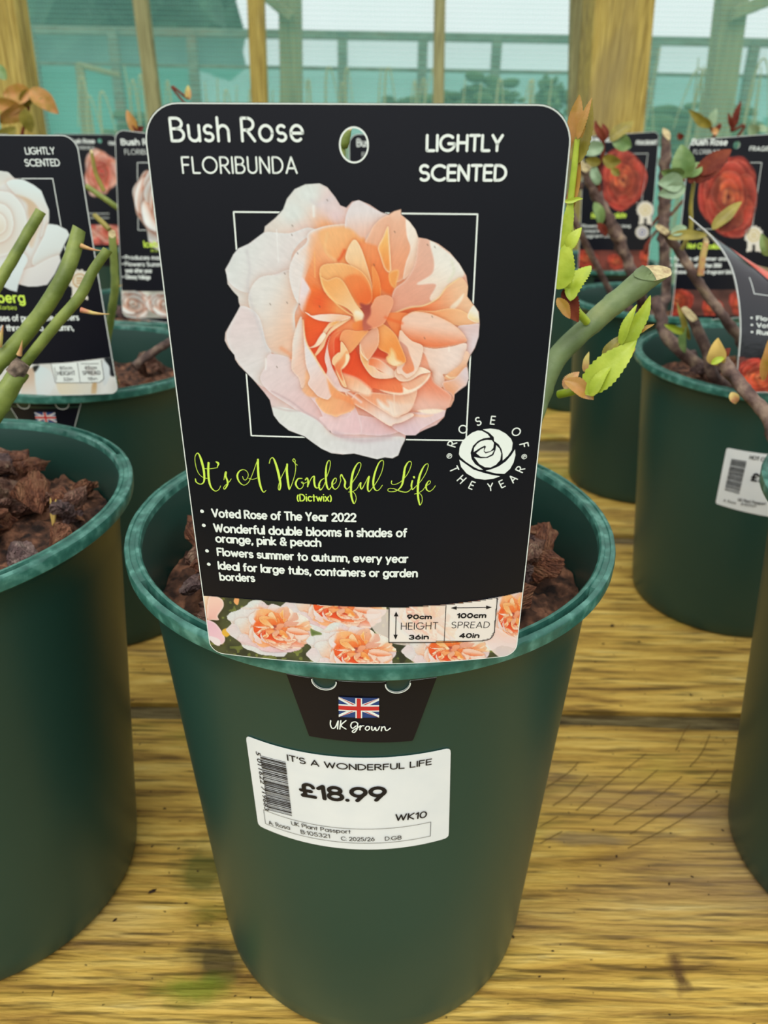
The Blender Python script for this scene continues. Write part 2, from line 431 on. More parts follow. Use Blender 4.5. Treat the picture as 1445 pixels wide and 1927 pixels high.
class Canvas:
    """a colour grid; x0,y0,x1,y1 in drawing units, step = size of a cell"""
    def __init__(s, x0, y0, x1, y1, step):
        s.x = np.arange(x0, x1+step*0.5, step); s.y = np.arange(y0, y1+step*0.5, step); s.step = step
        s.X, s.Y = np.meshgrid(s.x, s.y)
        s.rgb = np.zeros(s.X.shape+(3,)); s.a = np.zeros(s.X.shape)
    def win(s, P, m):
        i0 = max(0, np.searchsorted(s.x, P[:, 0].min()-m)); i1 = np.searchsorted(s.x, P[:, 0].max()+m)
        j0 = max(0, np.searchsorted(s.y, P[:, 1].min()-m)); j1 = np.searchsorted(s.y, P[:, 1].max()+m)
        return slice(j0, j1), slice(i0, i1)
    def poly(s, pts, c0, c1=None, g=None, edge=None, ew=4, drop=0.0, dw=12, soft=1.0, a=1.0, sm=True, clip=True):
        P = smooth_closed(pts) if sm else np.asarray(pts, float)
        w = s.win(P, dw*2.5+4)
        X, Y = s.X[w], s.Y[w]
        if X.size == 0: return
        D = seg_dist(X, Y, P); I = inside(X, Y, P); sd = np.where(I, D, -D)
        c0 = np.array(c0, float)
        if c1 is not None:
            (ax, ay), (bx, by) = g
            t = np.clip(((X-ax)*(bx-ax)+(Y-ay)*(by-ay))/((bx-ax)**2+(by-ay)**2), 0, 1)[..., None]
            t = t*t*(3-2*t)
            col = c0*(1-t)+np.array(c1, float)*t
        else:
            col = np.broadcast_to(c0, X.shape+(3,)).copy()
        if edge is not None:
            e = np.exp(-(np.maximum(sd, 0)/ew)**1.5)[..., None]
            col = col*(1-e)+np.array(edge, float)*e
        R = s.rgb[w]
        if drop > 0:
            sh = (drop*np.exp(-np.maximum(-sd, 0)/dw))[..., None]*(sd < 0)[..., None]
            R = R*(1-sh*np.array([0.35, 0.8, 1.0]))
        al = (np.clip(0.5+sd/(s.step*soft), 0, 1)*a)
        if clip: al = al*s.a[w]
        s.rgb[w] = R*(1-al[..., None])+col*al[..., None]
        if not clip: s.a[w] = np.maximum(s.a[w], al)
    def line(s, pts, c, w0=3, a=0.8):
        P = smooth_open(pts); w = s.win(P, w0*3+3)
        X, Y = s.X[w], s.Y[w]
        if X.size == 0: return
        D = seg_dist(X, Y, P, False)
        al = (np.exp(-(D/w0)**2)*a*s.a[w])[..., None]
        s.rgb[w] = s.rgb[w]*(1-al)+np.array(c, float)*al

def vnoise(X, Y, sc, seed):
    x = X/sc; y = Y/sc; xi = np.floor(x).astype(int); yi = np.floor(y).astype(int); fx = x-xi; fy = y-yi
    fx = fx*fx*(3-2*fx); fy = fy*fy*(3-2*fy)
    def h(i, j):
        v = np.sin(i*127.1+j*311.7+seed*74.7)*43758.5453
        return v-np.floor(v)
    return (h(xi, yi)*(1-fx)+h(xi+1, yi)*fx)*(1-fy)+(h(xi, yi+1)*(1-fx)+h(xi+1, yi+1)*fx)*fy

DZ = {'C': (0, 0, 1), '1': (55.6, 55.6, .481), '2': (722, 139, .481), '3': (55.6, 750, .481),
      '4': (472, 667, .327), '5': (722, 778, .481)}
def zc(k, pts):
    ox, oy, s = DZ[k]
    return [(ox+x*s, oy+y*s) for x, y in pts]

def paint_peach_rose(step=3.6):
    cv = Canvas(50, 55, 1410, 1525, step)
    OUT = [(485,75),(560,70),(600,90),(640,140),(668,185),(700,197),(730,165),(765,157),(820,180),(880,220),(920,232),(950,215),(985,205),(985,232),(1030,270),(1060,310),(1075,352),(1120,360),(1180,385),(1240,430),(1290,490),(1325,550),(1335,610),(1330,660),(1365,705),(1390,740),(1395,800),(1390,870),(1370,930),(1345,970),(1330,1010),(1335,1050),(1338,1090),(1325,1125),(1290,1150),(1265,1170),(1262,1200),(1245,1235),(1222,1245),(1210,1290),(1170,1330),(1110,1355),(1080,1370),(1060,1385),(1010,1385),(1005,1410),(985,1450),(970,1490),(940,1505),(900,1500),(860,1510),(800,1495),(740,1480),(680,1485),(620,1478),(570,1455),(520,1420),(480,1390),(440,1375),(400,1360),(350,1320),(320,1280),(310,1240),(300,1200),(270,1160),(240,1125),(210,1090),(180,1060),(140,1020),(120,990),(115,965),(85,930),(65,890),(68,850),(90,810),(110,775),(130,740),(145,710),(138,690),(135,660),(110,635),(80,595),(75,550),(67,520),(90,480),(110,440),(135,410),(190,385),(230,355),(270,325),(275,295),(330,250),(370,205),(390,150),(430,100)]
    P = np.array(OUT, float)
    D = seg_dist(cv.X, cv.Y, P); I = inside(cv.X, cv.Y, P)
    cv.a = np.clip(0.5+np.where(I, D, -D)/step, 0, 1)
    S = [(500,120,222,228,226),(420,220,222,228,226),(300,400,222,226,224),(200,480,222,226,225),(120,540,220,222,224),(220,600,224,226,224),(300,700,226,224,222),(250,850,224,222,222),(620,180,226,208,210),(640,240,228,204,208),(780,230,228,208,210),(750,300,234,196,185),(150,860,224,214,214),(200,980,226,216,216),(350,1030,228,208,205),(390,990,240,178,140),(300,1150,226,205,208),(450,1260,224,205,210),(380,1330,224,225,222),(600,1430,222,222,225),(850,1460,225,225,228),(900,1390,208,192,198),(700,1350,232,206,212),(850,1330,232,195,200),(640,1250,240,175,140),(1100,1300,226,200,206),(1050,1340,222,195,200),
         (800,750,190,90,70),(600,300,243,176,125),(540,430,244,166,108),(560,560,240,142,84),(530,700,236,96,50),(520,820,236,88,42),(640,650,243,162,100),(700,520,245,172,112),(800,600,240,142,82),(750,420,244,200,150),(860,560,240,140,75),(900,300,236,184,156),(950,440,235,172,138),(1000,520,235,168,134),(900,420,243,182,120),(1050,400,240,225,210),(1100,430,230,182,158),(1100,560,228,172,152),(1050,660,232,168,144),(1200,500,236,230,220),(1250,620,240,194,166),(1180,690,240,152,94),(1000,740,238,122,72),(1250,750,240,188,154),(1150,830,238,188,168),(1100,800,240,192,172),(1200,900,236,146,106),(1330,850,228,208,208),(1200,980,238,207,192),(1100,1000,236,202,188),(1100,1100,240,156,128),(1000,1160,236,152,122),(1180,1150,238,178,144),(1250,1100,236,196,172),(1300,1110,222,215,220),(950,1230,240,202,184),(700,1000,230,84,54),(750,1050,232,98,62),(800,1120,236,114,78),(720,1120,240,162,122),(600,1200,240,174,130),(540,1130,226,210,212),(480,1030,232,206,196),(430,700,230,208,200),(430,800,240,182,144),(410,900,238,188,156),(350,550,226,222,220),(470,400,230,216,213),(440,520,226,212,212),(480,330,232,214,210)]
    S = np.array(S, float); W = np.zeros(cv.X.shape); C = np.zeros(cv.X.shape+(3,))
    for q in S:
        w = 1/(((cv.X-q[0])**2+(cv.Y-q[1])**2)+900)**1.7
        W += w; C += w[..., None]*q[2:]
    cv.rgb = C/W[..., None]
    p, l = cv.poly, cv.line
    WH, CR = (228,230,228), (246,226,204)
    # outer pale guard petals and their folds
    p([(270,325),(400,330),(500,300),(560,330),(480,360),(420,430),(400,520),(330,620),(300,560),(200,640),(100,600),(70,520),(130,410),(200,380)], (222,226,226), (228,220,220), ((100,400),(420,560)), edge=(226,226,228), ew=10, drop=.12, dw=16)
    p([(400,520),(330,545),(250,560),(200,620),(190,700),(240,830),(290,940),(420,980),(440,900),(430,760),(450,700),(470,620),(420,560)], (226,224,222), (236,198,175), ((230,700),(450,820)), edge=(228,226,225), ew=14, drop=.16, dw=18)
    p([(150,710),(240,760),(280,900),(310,960),(290,1060),(380,1120),(260,1130),(140,1010),(75,880),(100,790)], (226,212,214), (224,220,221), ((150,760),(230,1100)), edge=(228,224,226), ew=12, drop=.1, dw=14)
    p([(300,960),(420,990),(440,1060),(500,1170),(620,1280),(560,1340),(420,1240),(300,1160),(250,1090),(280,1020)], (228,212,214), (230,196,198), ((320,1000),(560,1290)), edge=(230,215,218), ew=12, drop=.16, dw=14)
    p([(310,1240),(420,1250),(540,1300),(640,1390),(760,1400),(900,1395),(1005,1400),(970,1490),(860,1510),(700,1485),(570,1455),(440,1375),(340,1310)], (224,226,224), (216,214,220), ((350,1290),(980,1440)), edge=(228,228,230), ew=12)
    p([(480,1130),(560,1250),(620,1370),(760,1380),(900,1385),(1000,1350),(880,1300),(700,1260)], (234,205,208), (228,192,198), ((560,1230),(900,1380)), edge=(232,206,212), ew=8, drop=.2, dw=12)
    p([(560,1290),(610,1360),(660,1372),(780,1372),(740,1230),(700,1290)], (236,206,210), (232,196,202), ((620,1300),(760,1370)), edge=(236,212,216), ew=6)
    l([(640,1372),(700,1400),(800,1412),(930,1392)], (196,172,182), 16, .55)
    l([(310,1155),(360,1180),(420,1215),(480,1262),(560,1310),(612,1365)], (205,178,182), 6, .7)
    l([(315,1235),(390,1255),(455,1258)], (200,180,178), 6, .5)
    l([(180,420),(195,520),(185,600),(210,720),(260,860),(290,950)], (204,200,205), 9, .4)
    l([(330,545),(400,530),(445,520)], (212,196,196), 8, .4)
    l([(640,140),(560,180),(520,160)], (212,208,214), 14, .35)
    l([(560,180),(640,200),(690,230)], (232,214,216), 14, .4)
    l([(360,930),(400,960),(416,990)], (238,150,105), 12, .5)
    # second whorl: pale petal with peach throat at upper left
    p([(500,330),(560,300),(640,285),(720,288),(740,360),(640,330),(560,400),(500,520),(470,620),(455,700),(420,640),(400,530),(430,440),(490,380)], (232,224,222), (238,190,160), ((440,500),(600,380)), edge=(232,228,228), ew=14, drop=.14, dw=16)
    p([(540,345),(640,300),(735,310),(745,365),(690,450),(600,480),(555,560),(560,680),(520,740),(470,740),(475,620),(500,480)], (243,186,140), (238,120,62), ((580,320),(520,720)), soft=14)
    p([(462,600),(470,560),(520,640),(530,700),(500,750),(480,750),(455,700)], (236,222,226), (240,190,170), ((462,640),(525,700)), edge=(240,224,226), ew=5, soft=3)
    # top pink petal and the tall folded ones
    p(zc('2', [(-60,260),(0,90),(90,40),(200,100),(340,170),(430,185),(300,280),(190,430),(160,500),(60,470),(-40,520)]), (228,220,222), (236,190,170), ((760,200),(770,370)), edge=(230,222,226), ew=8, drop=.14)
    p([(560,320),(700,300),(770,350),(800,370),(840,520),(800,560),(690,480),(600,440)], (244,184,128), (242,150,86), ((640,330),(760,520)), soft=6)
    l([(690,420),(672,455),(660,470)], (232,96,48), 10, .8)
    l([(600,330),(590,420),(640,470)], (244,196,140), 8, .6)
    p(zc('2', [(160,500),(190,430),(260,300),(380,210),(540,195),(630,250),(700,350),(740,450),(745,560),(700,700),(640,830),(580,890),(500,930),(430,900),(330,760),(250,600)]), (236,184,156), (236,158,118), ((900,260),(940,560)), edge=(240,200,176), ew=7, drop=.25, dw=10)
    p(zc('2', [(600,205),(660,270),(735,440),(745,560),(700,720),(640,840),(572,890),(600,720),(650,560),(610,420)]), (244,232,220), (240,200,176), ((1060,350),(1010,540)), edge=(246,236,226), ew=4, soft=2)
    p(zc('2', [(430,185),(545,135),(548,195),(520,300),(470,280)]), (240,200,176), (236,184,156), ((980,210),(960,290)), soft=2)
    p(zc('2', [(160,500),(240,520),(300,560),(370,780),(440,860),(470,1000),(430,1060),(330,1000),(260,800),(150,620),(80,500)]), (240,150,98), (238,118,60), ((800,390),(920,620)), soft=5)
    p(zc('2', [(405,320),(424,500),(436,800),(372,785),(320,640),(298,550),(350,440)]), (245,196,120), (240,150,80), ((905,300),(920,520)), edge=(246,214,176), ew=6, drop=.2, dw=6)
    l(zc('2', [(408,330),(420,560),(438,800)]), (246,214,176), 3, .9)
    p(zc('2', [(420,830),(520,800),(500,930),(480,990),(430,940)]), (240,160,90), edge=(246,200,130), ew=5, soft=3)
    # right hand petals
    p(zc('2', [(745,450),(850,470),(1000,560),(1150,690),(1240,830),(1280,980),(1260,1080),(1200,1000),(1020,1010),(960,1100),(800,1185),(640,1200),(430,1270),(440,1130),(480,1000),(600,900),(700,720)]), (230,182,162), (230,164,140), ((1150,380),(960,700)), edge=(238,200,184), ew=6, drop=.22)
    p(zc('2', [(860,480),(1000,560),(1150,690),(1235,830),(1180,900),(1060,950),(1000,1040),(900,1130),(862,1095),(925,950),(720,950),(880,840),(905,700)]), (238,234,226), (240,218,200), ((1260,480),(1150,680)), edge=(242,236,228), ew=4, soft=3)
    l(zc('2', [(1100,700),(1120,820),(1060,920)]), (225,226,205), 8, .6)
    p(zc('2', [(1180,885),(1230,900),(1275,980),(1275,1080),(1330,1180),(1300,1300),(1180,1390),(1100,1340),(840,1275),(640,1225),(420,1290),(440,1280),(640,1215),(800,1190),(960,1110),(1030,1000)]), (238,112,60), (240,196,160), ((1010,740),(1330,640)), drop=.2)
    l(zc('2', [(430,1280),(640,1205),(800,1180),(950,1100),(1040,985),(1180,885)]), (246,214,160), 4, .9)
    p(zc('2', [(1230,1050),(1205,1130),(1125,1222),(1078,1200),(1160,1120)]), (246,228,206), soft=3)
    p(zc('2', [(560,1320),(700,1240),(900,1240),(1050,1215),(1180,1225),(1300,1290),(1385,1360),(1280,1410),(1150,1395),(900,1330)]), (240,150,96), (242,190,146), ((1050,740),(1350,790)), edge=(244,200,150), ew=5, drop=.18)
    p(zc('2', [(1270,1290),(1330,1180),(1370,1220),(1395,1300),(1390,1370),(1300,1340)]), (240,236,226), (244,214,150), ((1380,730),(1340,800)), edge=(246,238,226), ew=4)
    p(zc('5', [(1160,90),(1300,60),(1400,60),(1402,200),(1340,320),(1290,400),(1240,330),(1262,230)]), (226,196,194), (228,214,220), ((1300,800),(1360,930)), edge=(230,216,222), ew=6, drop=.15)
    p(zc('5', [(370,-40),(440,-70),(620,-60),(560,40),(600,200),(660,250),(560,220),(460,130)]), (240,140,84), (238,124,66), ((950,780),(1010,860)), drop=.2)
    p(zc('5', [(560,0),(620,-50),(700,-80),(860,-60),(1050,20),(1180,110),(1250,200),(1250,250),(1100,290),(900,315),(720,280),(600,200),(550,120)]), (242,204,184), (238,132,86), ((1130,800),(1110,925)), edge=(243,196,164), ew=5, drop=.3, dw=9)
    p(zc('5', [(720,290),(900,322),(1100,296),(1250,262),(1250,350),(1200,480),(1060,590),(1000,600),(1020,650),(990,745),(910,690),(870,570),(800,380)]), (240,208,192), (240,220,212), ((1080,940),(1290,980)), edge=(242,222,210), ew=6, drop=.3, dw=10)
    p(zc('5', [(800,380),(870,560),(900,680),(820,720),(740,700),(760,500)]), (236,160,130), (240,190,170), ((1110,970),(1140,1100)), soft=4)
    p(zc('5', [(1250,350),(1295,400),(1250,520),(1215,635),(1080,662),(1015,640),(1060,590),(1200,480)]), (238,200,176), (240,182,140), ((1290,950),(1250,1080)), drop=.2)
    l(zc('5', [(1040,615),(1090,640),(1205,620)]), (248,228,196), 5, .9)
    p(zc('5', [(1140,640),(1250,520),(1282,590),(1282,700),(1220,730),(1140,810),(1125,860),(1085,810),(1020,770),(1000,690),(1080,664)]), (224,208,214), (238,176,140), ((1330,1060),(1230,1140)), edge=(236,206,200), ew=5, drop=.2)
    p(zc('5', [(700,760),(800,640),(860,570),(905,680),(990,750),(1090,830),(1080,900),(1060,970),(1000,990),(740,1010),(640,1010),(690,880)]), (236,144,112), (236,190,176), ((1150,1110),(1130,1250)), edge=(238,184,164), ew=6, drop=.25)
    p(zc('5', [(640,1010),(740,1015),(1030,990),(1020,1050),(900,1120),(760,1200),(720,1260),(600,1262),(430,1150),(560,1080)]), (232,204,206), (224,198,208), ((1100,1270),(1060,1380)), edge=(230,210,218), ew=5, drop=.2)
    p(zc('5', [(730,992),(900,975),(1010,990),(920,1028),(800,1025)]), (248,230,212), soft=3)
    p(zc('5', [(640,1030),(800,1040),(900,1040),(820,1066),(700,1058)]), (246,206,186), soft=3)
    # lower layers
    p([(560,1120),(640,1170),(760,1240),(840,1260),(735,1230),(680,1270),(640,1290),(600,1240)], (243,180,130), (240,170,130), ((600,1150),(700,1280)), edge=(244,190,150), ew=6, drop=.2)
    p(zc('3', [(1000,930),(1080,900),(1180,900),(1300,930),(1430,1000),(1390,1060),(1240,1110),(1180,1105),(1080,1060)]), (244,182,132), (242,170,126), ((560,1200),(720,1240)), edge=(246,200,160), ew=7)
    p(zc('5', [(-80,740),(0,860),(80,800),(300,900),(480,1060),(640,1020),(685,1050),(560,1120),(470,1140),(415,1158),(200,1020),(80,950),(-20,880)]), (240,160,120), (240,222,216), ((740,1190),(900,1300)), edge=(244,216,200), ew=6, drop=.35, dw=14)
    p(zc('5', [(90,800),(280,800),(560,830),(715,760),(700,880),(640,1000),(560,1040),(480,1065),(300,960),(160,870)]), (240,164,126), (240,196,170), ((850,1170),(980,1270)), edge=(244,200,176), ew=5, drop=.3)
    p(zc('5', [(290,870),(410,950),(400,880),(540,920),(680,920),(620,1000),(480,1062),(400,1010),(320,960)]), (242,226,214), (240,208,190), ((920,1290),(1000,1230)), soft=6)
    # deep glowing cup
    p(zc('5', [(-260,40),(0,200),(60,350),(120,480),(260,640),(480,650),(640,680),(860,580),(850,640),(700,770),(560,825),(400,800),(250,750),(220,790),(120,800),(0,750),(-150,650),(-230,400)]), (232,82,46), (240,132,88), ((760,980),(960,1160)), drop=.3)
    p(zc('5', [(-180,560),(-60,600),(60,640),(150,700),(230,780),(190,832),(60,795),(-40,760),(-150,700)]), (243,176,136), (246,214,190), ((720,1080),(760,1180)), edge=(247,222,200), ew=5, soft=6)
    p(zc('5', [(320,770),(420,790),(560,800),(570,735),(640,762),(760,690),(860,580),(848,650),(720,770),(560,826),(420,810)]), (246,222,196), (248,232,214), ((900,1170),(1100,1080)), edge=(248,230,212), ew=3, soft=3)
    p(zc('5', [(560,690),(700,650),(840,590),(800,680),(660,762),(570,730)]), (238,178,148), (240,190,160), ((1000,1120),(1110,1070)), soft=3)
    p(zc('5', [(100,290),(110,440),(200,590),(290,645),(470,632),(300,560),(190,440),(130,350)]), (244,190,130), (243,206,186), ((790,980),(900,1080)), edge=(247,222,190), ew=4, drop=.4, dw=12)
    p(zc('5', [(200,440),(240,420),(330,450),(480,570),(500,632),(400,610),(320,560),(240,520),(190,500)]), (240,132,84), (244,216,200), ((820,990),(930,1060)), edge=(246,214,190), ew=4, soft=2)
    p(zc('5', [(480,560),(520,540),(600,590),(700,560),(760,520),(870,575),(760,600),(650,665),(550,677),(490,632)]), (243,206,184), (246,226,206), ((950,1060),(1120,1050)), edge=(248,232,212), ew=4, drop=.3, dw=8)
    p(zc('5', [(540,120),(600,180),(670,240),(780,290),(775,400),(720,560),(620,640),(560,600),(500,560),(520,230)]), (243,206,184), (243,214,198), ((990,850),(1060,1060)), edge=(246,214,190), ew=4, drop=.3, dw=8)
    p(zc('5', [(530,240),(610,300),(640,380),(692,540),(640,585),(600,590),(560,540),(590,470),(560,330)]), (216,158,142), (236,146,104), ((1000,900),(1030,1050)), soft=2)
    p(zc('5', [(270,340),(330,310),(400,380),(400,430),(330,425),(240,400)]), (212,78,50), soft=5)
    p(zc('5', [(250,60),(350,50),(480,160),(540,280),(602,440),(570,485),(500,512),(420,490),(388,420),(410,380),(300,310),(290,150)]), (244,172,108), (242,150,78), ((860,820),(930,960)), edge=(244,184,126), ew=4, drop=.3, dw=8)
    p(zc('5', [(440,320),(480,370),(500,440),(560,478),(480,517),(420,485),(390,430),(420,390)]), (245,206,146), (247,224,186), ((930,950),(960,1020)), soft=6)
    l(zc('5', [(400,480),(450,510),(500,520)]), (206,110,70), 3, .7)
    p(zc('5', [(100,270),(150,170),(220,120),(290,95),(308,190),(300,280),(250,370),(180,447),(130,350)]), (232,176,150), (238,168,130), ((800,860),(840,980)), edge=(246,206,176), ew=3, drop=.35, dw=9)
    l(zc('5', [(102,275),(112,350),(140,400),(182,446)]), (248,226,200), 4, .9)
    # left blades of the cup
    p(zc('4', [(60,270),(220,350),(420,380),(560,400),(640,520),(560,700),(500,900),(420,960),(520,1100),(400,1270),(300,1140),(180,960),(80,780),(30,600),(20,400)]), (238,98,48), (230,80,50), ((480,760),(640,980)), soft=8)
    p(zc('4', [(20,240),(80,0),(180,-200),(330,-100),(420,0),(620,200),(760,300),(560,265),(150,285)]), (240,120,60), (244,160,96), ((520,640),(690,740)), soft=8)
    p(zc('4', [(170,60),(300,-40),(400,100),(420,250),(300,262),(180,270)]), (232,74,36), (236,96,50), ((560,660),(570,750)), soft=30, a=.8)
    p(zc('4', [(560,400),(760,330),(860,420),(820,530),(640,540),(560,620),(520,560)]), (240,138,88), (240,150,100), ((660,790),(740,830)), soft=8)
    p(zc('4', [(640,520),(540,600),(500,700),(500,900),(470,1010),(420,920),(410,800),(430,640),(520,550)]), (238,120,78), (232,92,60), ((640,850),(620,980)), edge=(243,170,130), ew=2, soft=2)
    p(zc('4', [(440,600),(400,760),(415,900),(440,1000),(480,1130),(560,1290),(620,1420),(760,1480),(660,1500),(540,1480),(500,1400),(375,1262),(392,1150),(352,1000),(362,880),(400,720)]), (240,208,200), (236,206,204), ((600,900),(640,1120)), edge=(245,220,205), ew=2, drop=.35, dw=6)
    p(zc('4', [(620,560),(700,510),(860,530),(1050,520),(960,640),(880,750),(740,890),(700,790),(640,700),(590,680)]), (240,160,110), (242,166,104), ((680,850),(800,870)), edge=(244,184,130), ew=3, drop=.3, dw=7)
    p(zc('4', [(610,700),(680,770),(740,900),(742,980),(700,1070),(622,1150),(640,1240),(700,1420),(640,1400),(560,1240),(510,1100),(470,1050),(480,960),(560,880),(600,860)]), (245,206,160), (243,196,150), ((670,920),(690,1080)), edge=(248,226,186), ew=3, drop=.35, dw=7)
    p(zc('4', [(510,1090),(600,980),(700,850),(725,900),(680,1030),(610,1140),(640,1320),(560,1200)]), (243,168,112), (236,120,80), ((690,950),(660,1080)), soft=3)
    p(zc('4', [(690,900),(742,920),(742,985),(690,1080),(640,1130),(680,1020)]), (248,228,192), soft=3)
    p(zc('4', [(560,395),(680,350),(770,330),(640,420),(520,500),(430,580),(380,660),(330,790),(225,915),(198,905),(260,790),(340,650),(440,500)]), (246,214,172), (244,196,156), ((700,790),(550,950)), edge=(248,226,190), ew=2, drop=.3, dw=6)
    l(zc('4', [(200,900),(215,1000),(300,1140),(390,1260),(480,1380)]), (245,200,140), 4, .95)
    p(zc('4', [(30,225),(90,250),(150,285),(300,265),(560,265),(770,310),(560,382),(380,380),(220,350),(110,290)]), (246,226,214), (244,196,160), ((540,750),(710,770)), edge=(248,230,216), ew=3, drop=.35, dw=7)
    p(zc('4', [(320,550),(380,460),(430,400),(520,375),(600,380),(440,480),(370,570)]), (244,208,172), (238,170,100), ((590,800),(650,800)), edge=(246,216,184), ew=2, drop=.25, dw=5)
    p(zc('4', [(60,760),(110,788),(190,750),(250,650),(320,558),(360,570),(368,610),(285,735),(220,780),(120,802)]), (247,230,208), (245,214,180), ((560,860),(510,920)), edge=(248,232,214), ew=2, drop=.3, dw=6)
    # left outer strips
    p(zc('3', [(850,30),(872,200),(880,400),(910,600),(885,780),(850,802),(822,700),(745,600),(750,450),(755,300),(800,130)]), (232,222,216), (236,200,184), ((420,900),(480,920)), edge=(238,214,200), ew=4, drop=.22, dw=9)
    p(zc('3', [(900,620),(940,680),(930,760),(1000,860),(1040,905),(930,900),(860,830),(885,780)]), (242,190,150), (240,178,136), ((490,1060),(560,1180)), soft=4)
    p(zc('3', [(868,60),(905,300),(1000,470),(1130,680),(1220,820),(1170,900),(1130,932),(1040,900),(990,850),(922,765),(945,690),(902,560),(880,350)]), (230,222,224), (236,204,196), ((480,980),(590,1130)), edge=(240,220,214), ew=4, drop=.25, dw=9)
    l(zc('3', [(870,70),(900,300),(1000,480),(1120,680),(1230,830),(1400,930)]), (246,204,150), 4, .8)
    p(zc('3', [(1130,690),(1220,810),(1300,880),(1380,900),(1430,1000),(1290,940),(1180,900)]), (242,170,118), (240,150,100), ((610,1090),(740,1200)), soft=4)
    l(zc('3', [(1120,670),(1230,800),(1380,870),(1500,960)]), (240,212,206), 7, .85)
    # heart: curled petals above the cup
    p([(700,430),(720,385),(745,363),(775,405),(805,490),(832,590),(835,650),(800,600),(745,520),(698,472)], (245,212,170), (244,184,126), ((740,380),(800,600)), edge=(247,222,186), ew=4, drop=.3, dw=9)
    p([(835,500),(868,555),(880,640),(866,700),(832,692),(836,600)], (242,150,84), (240,120,54), ((850,520),(860,690)), edge=(244,166,96), ew=3, drop=.2)
    p([(560,520),(580,495),(620,488),(700,490),(780,530),(825,600),(832,680),(780,720),(745,690),(680,600),(620,600),(590,640),(565,580)], (244,184,122), (240,140,78), ((620,500),(790,690)), edge=(246,204,150), ew=4, drop=.3, dw=8)
    p([(690,570),(740,545),(790,565),(830,640),(825,690),(770,700),(730,640)], (240,136,76), (236,112,56), ((720,570),(800,690)), soft=6)
    p([(565,560),(600,575),(650,560),(690,590),(745,690),(790,748),(794,780),(755,802),(740,760),(700,720),(640,690),(590,640)], (244,176,108), (245,206,160), ((600,600),(770,770)), edge=(246,204,150), ew=4, drop=.3, dw=8)
    l([(562,540),(580,610),(640,690),(700,740),(745,765)], (247,206,140), 4, .8)
    p([(745,735),(775,740),(793,762),(792,782),(757,800),(738,775)], (246,234,210), (244,196,140), ((770,745),(745,795)), soft=4)
    p([(735,800),(790,785),(795,832),(740,835)], (238,140,76), (232,120,66), ((740,800),(790,830)), soft=3)
    p([(860,662),(920,655),(946,690),(918,760),(890,806),(832,830),(798,822),(815,740),(835,700)], (236,164,128), (234,148,112), ((920,680),(820,820)), edge=(240,176,140), ew=4, drop=.25)
    p([(770,698),(800,702),(822,706),(827,750),(806,795),(832,822),(792,838),(784,790),(792,750)], (166,72,62), (196,104,86), ((790,710),(810,830)), soft=4)
    l([(905,770),(930,780),(990,800)], (234,100,52), 9, .6)
    # rain streaks, specks and petal grain
    for a, b, c, w in (((335,310),(345,480),(240,240,240),3), ((533,430),(536,560),(250,190,120),3), ((948,1170),(952,1270),(250,226,206),3), ((280,985),(278,1040),(244,244,244),5), ((528,190),(530,240),(244,246,244),8), ((1236,925),(1236,945),(250,240,230),5)):
        l([a, ((a[0]+b[0])/2, (a[1]+b[1])/2), b], c, w, .7)
    for x, y in ((418,290),(445,434),(378,540),(390,692),(455,700),(560,712),(302,700),(952,322),(1162,402),(1108,877),(1124,390),(415,338),(616,1366),(337,1028),(1148,765),(844,494),(600,157)):
        l([(x-2,y-3),(x,y),(x+2,y+4)], (90,70,60), 2.4, .6)
    X, Y = cv.X, cv.Y
    ang = np.arctan2(Y-770, X-810); rad = np.hypot(X-810, Y-770)
    vein = vnoise(ang*60, rad/40, 1.0, 3)-0.5
    n = vnoise(X, Y, 26, 5)-.5 + .6*(vnoise(X, Y, 9, 8)-.5)
    k = 1+vein*0.035*np.clip(rad/300, 0, 1)+n*0.02
    cv.rgb = np.clip(cv.rgb*k[..., None], 0, 255)
    return cv
# ---------------------------------------------------------------- printed pictures as coloured grids
BLK = _lin((18, 18, 27))
M['picture'] = principled('printed_picture', (.5, .5, .5, 1), .36, .4)
_nt, _b, _new, _ln = nodes_of(M['picture'])
_at = _new('ShaderNodeVertexColor'); _at.layer_name = 'Col'; _ln(_at.outputs['Color'], _b.inputs['Base Color'])

def picture(name, surf, xy, rgb, a, parent, off=.00012, keep=.02, backing=None):
    """xy: grid of uv positions; rgb 0..255 display colours; cells with no ink are left out"""
    h, w = a.shape; bk = BLK if backing is None else _lin(backing)
    col = _lin(rgb)*a[..., None]+bk*(1-a[..., None])
    P = surf.P(xy, off).reshape(-1, 3)
    idx = np.arange(h*w).reshape(h, w)
    A4 = np.maximum(np.maximum(a[:-1, :-1], a[1:, :-1]), np.maximum(a[:-1, 1:], a[1:, 1:]))
    q = np.stack([idx[:-1, :-1], idx[:-1, 1:], idx[1:, 1:], idx[1:, :-1]], -1)[A4 > keep]
    used = np.unique(q); mp = -np.ones(h*w, int); mp[used] = np.arange(len(used)); q = mp[q]
    me = bpy.data.meshes.new(name)
    me.vertices.add(len(used)); me.vertices.foreach_set('co', P[used].ravel())
    me.loops.add(q.size); me.loops.foreach_set('vertex_index', q.ravel())
    me.polygons.add(len(q)); me.polygons.foreach_set('loop_start', np.arange(0, q.size, 4)); me.polygons.foreach_set('loop_total', np.full(len(q), 4))
    me.update(calc_edges=True)
    ca = me.color_attributes.new('Col', 'FLOAT_COLOR', 'POINT')
    ca.data.foreach_set('color', np.concatenate([col.reshape(-1, 3)[used], np.ones((len(used), 1))], 1).ravel())
    me.materials.append(M['picture'])
    o = bpy.data.objects.new(name, me); COL.objects.link(o)
    return adopt(o, parent)

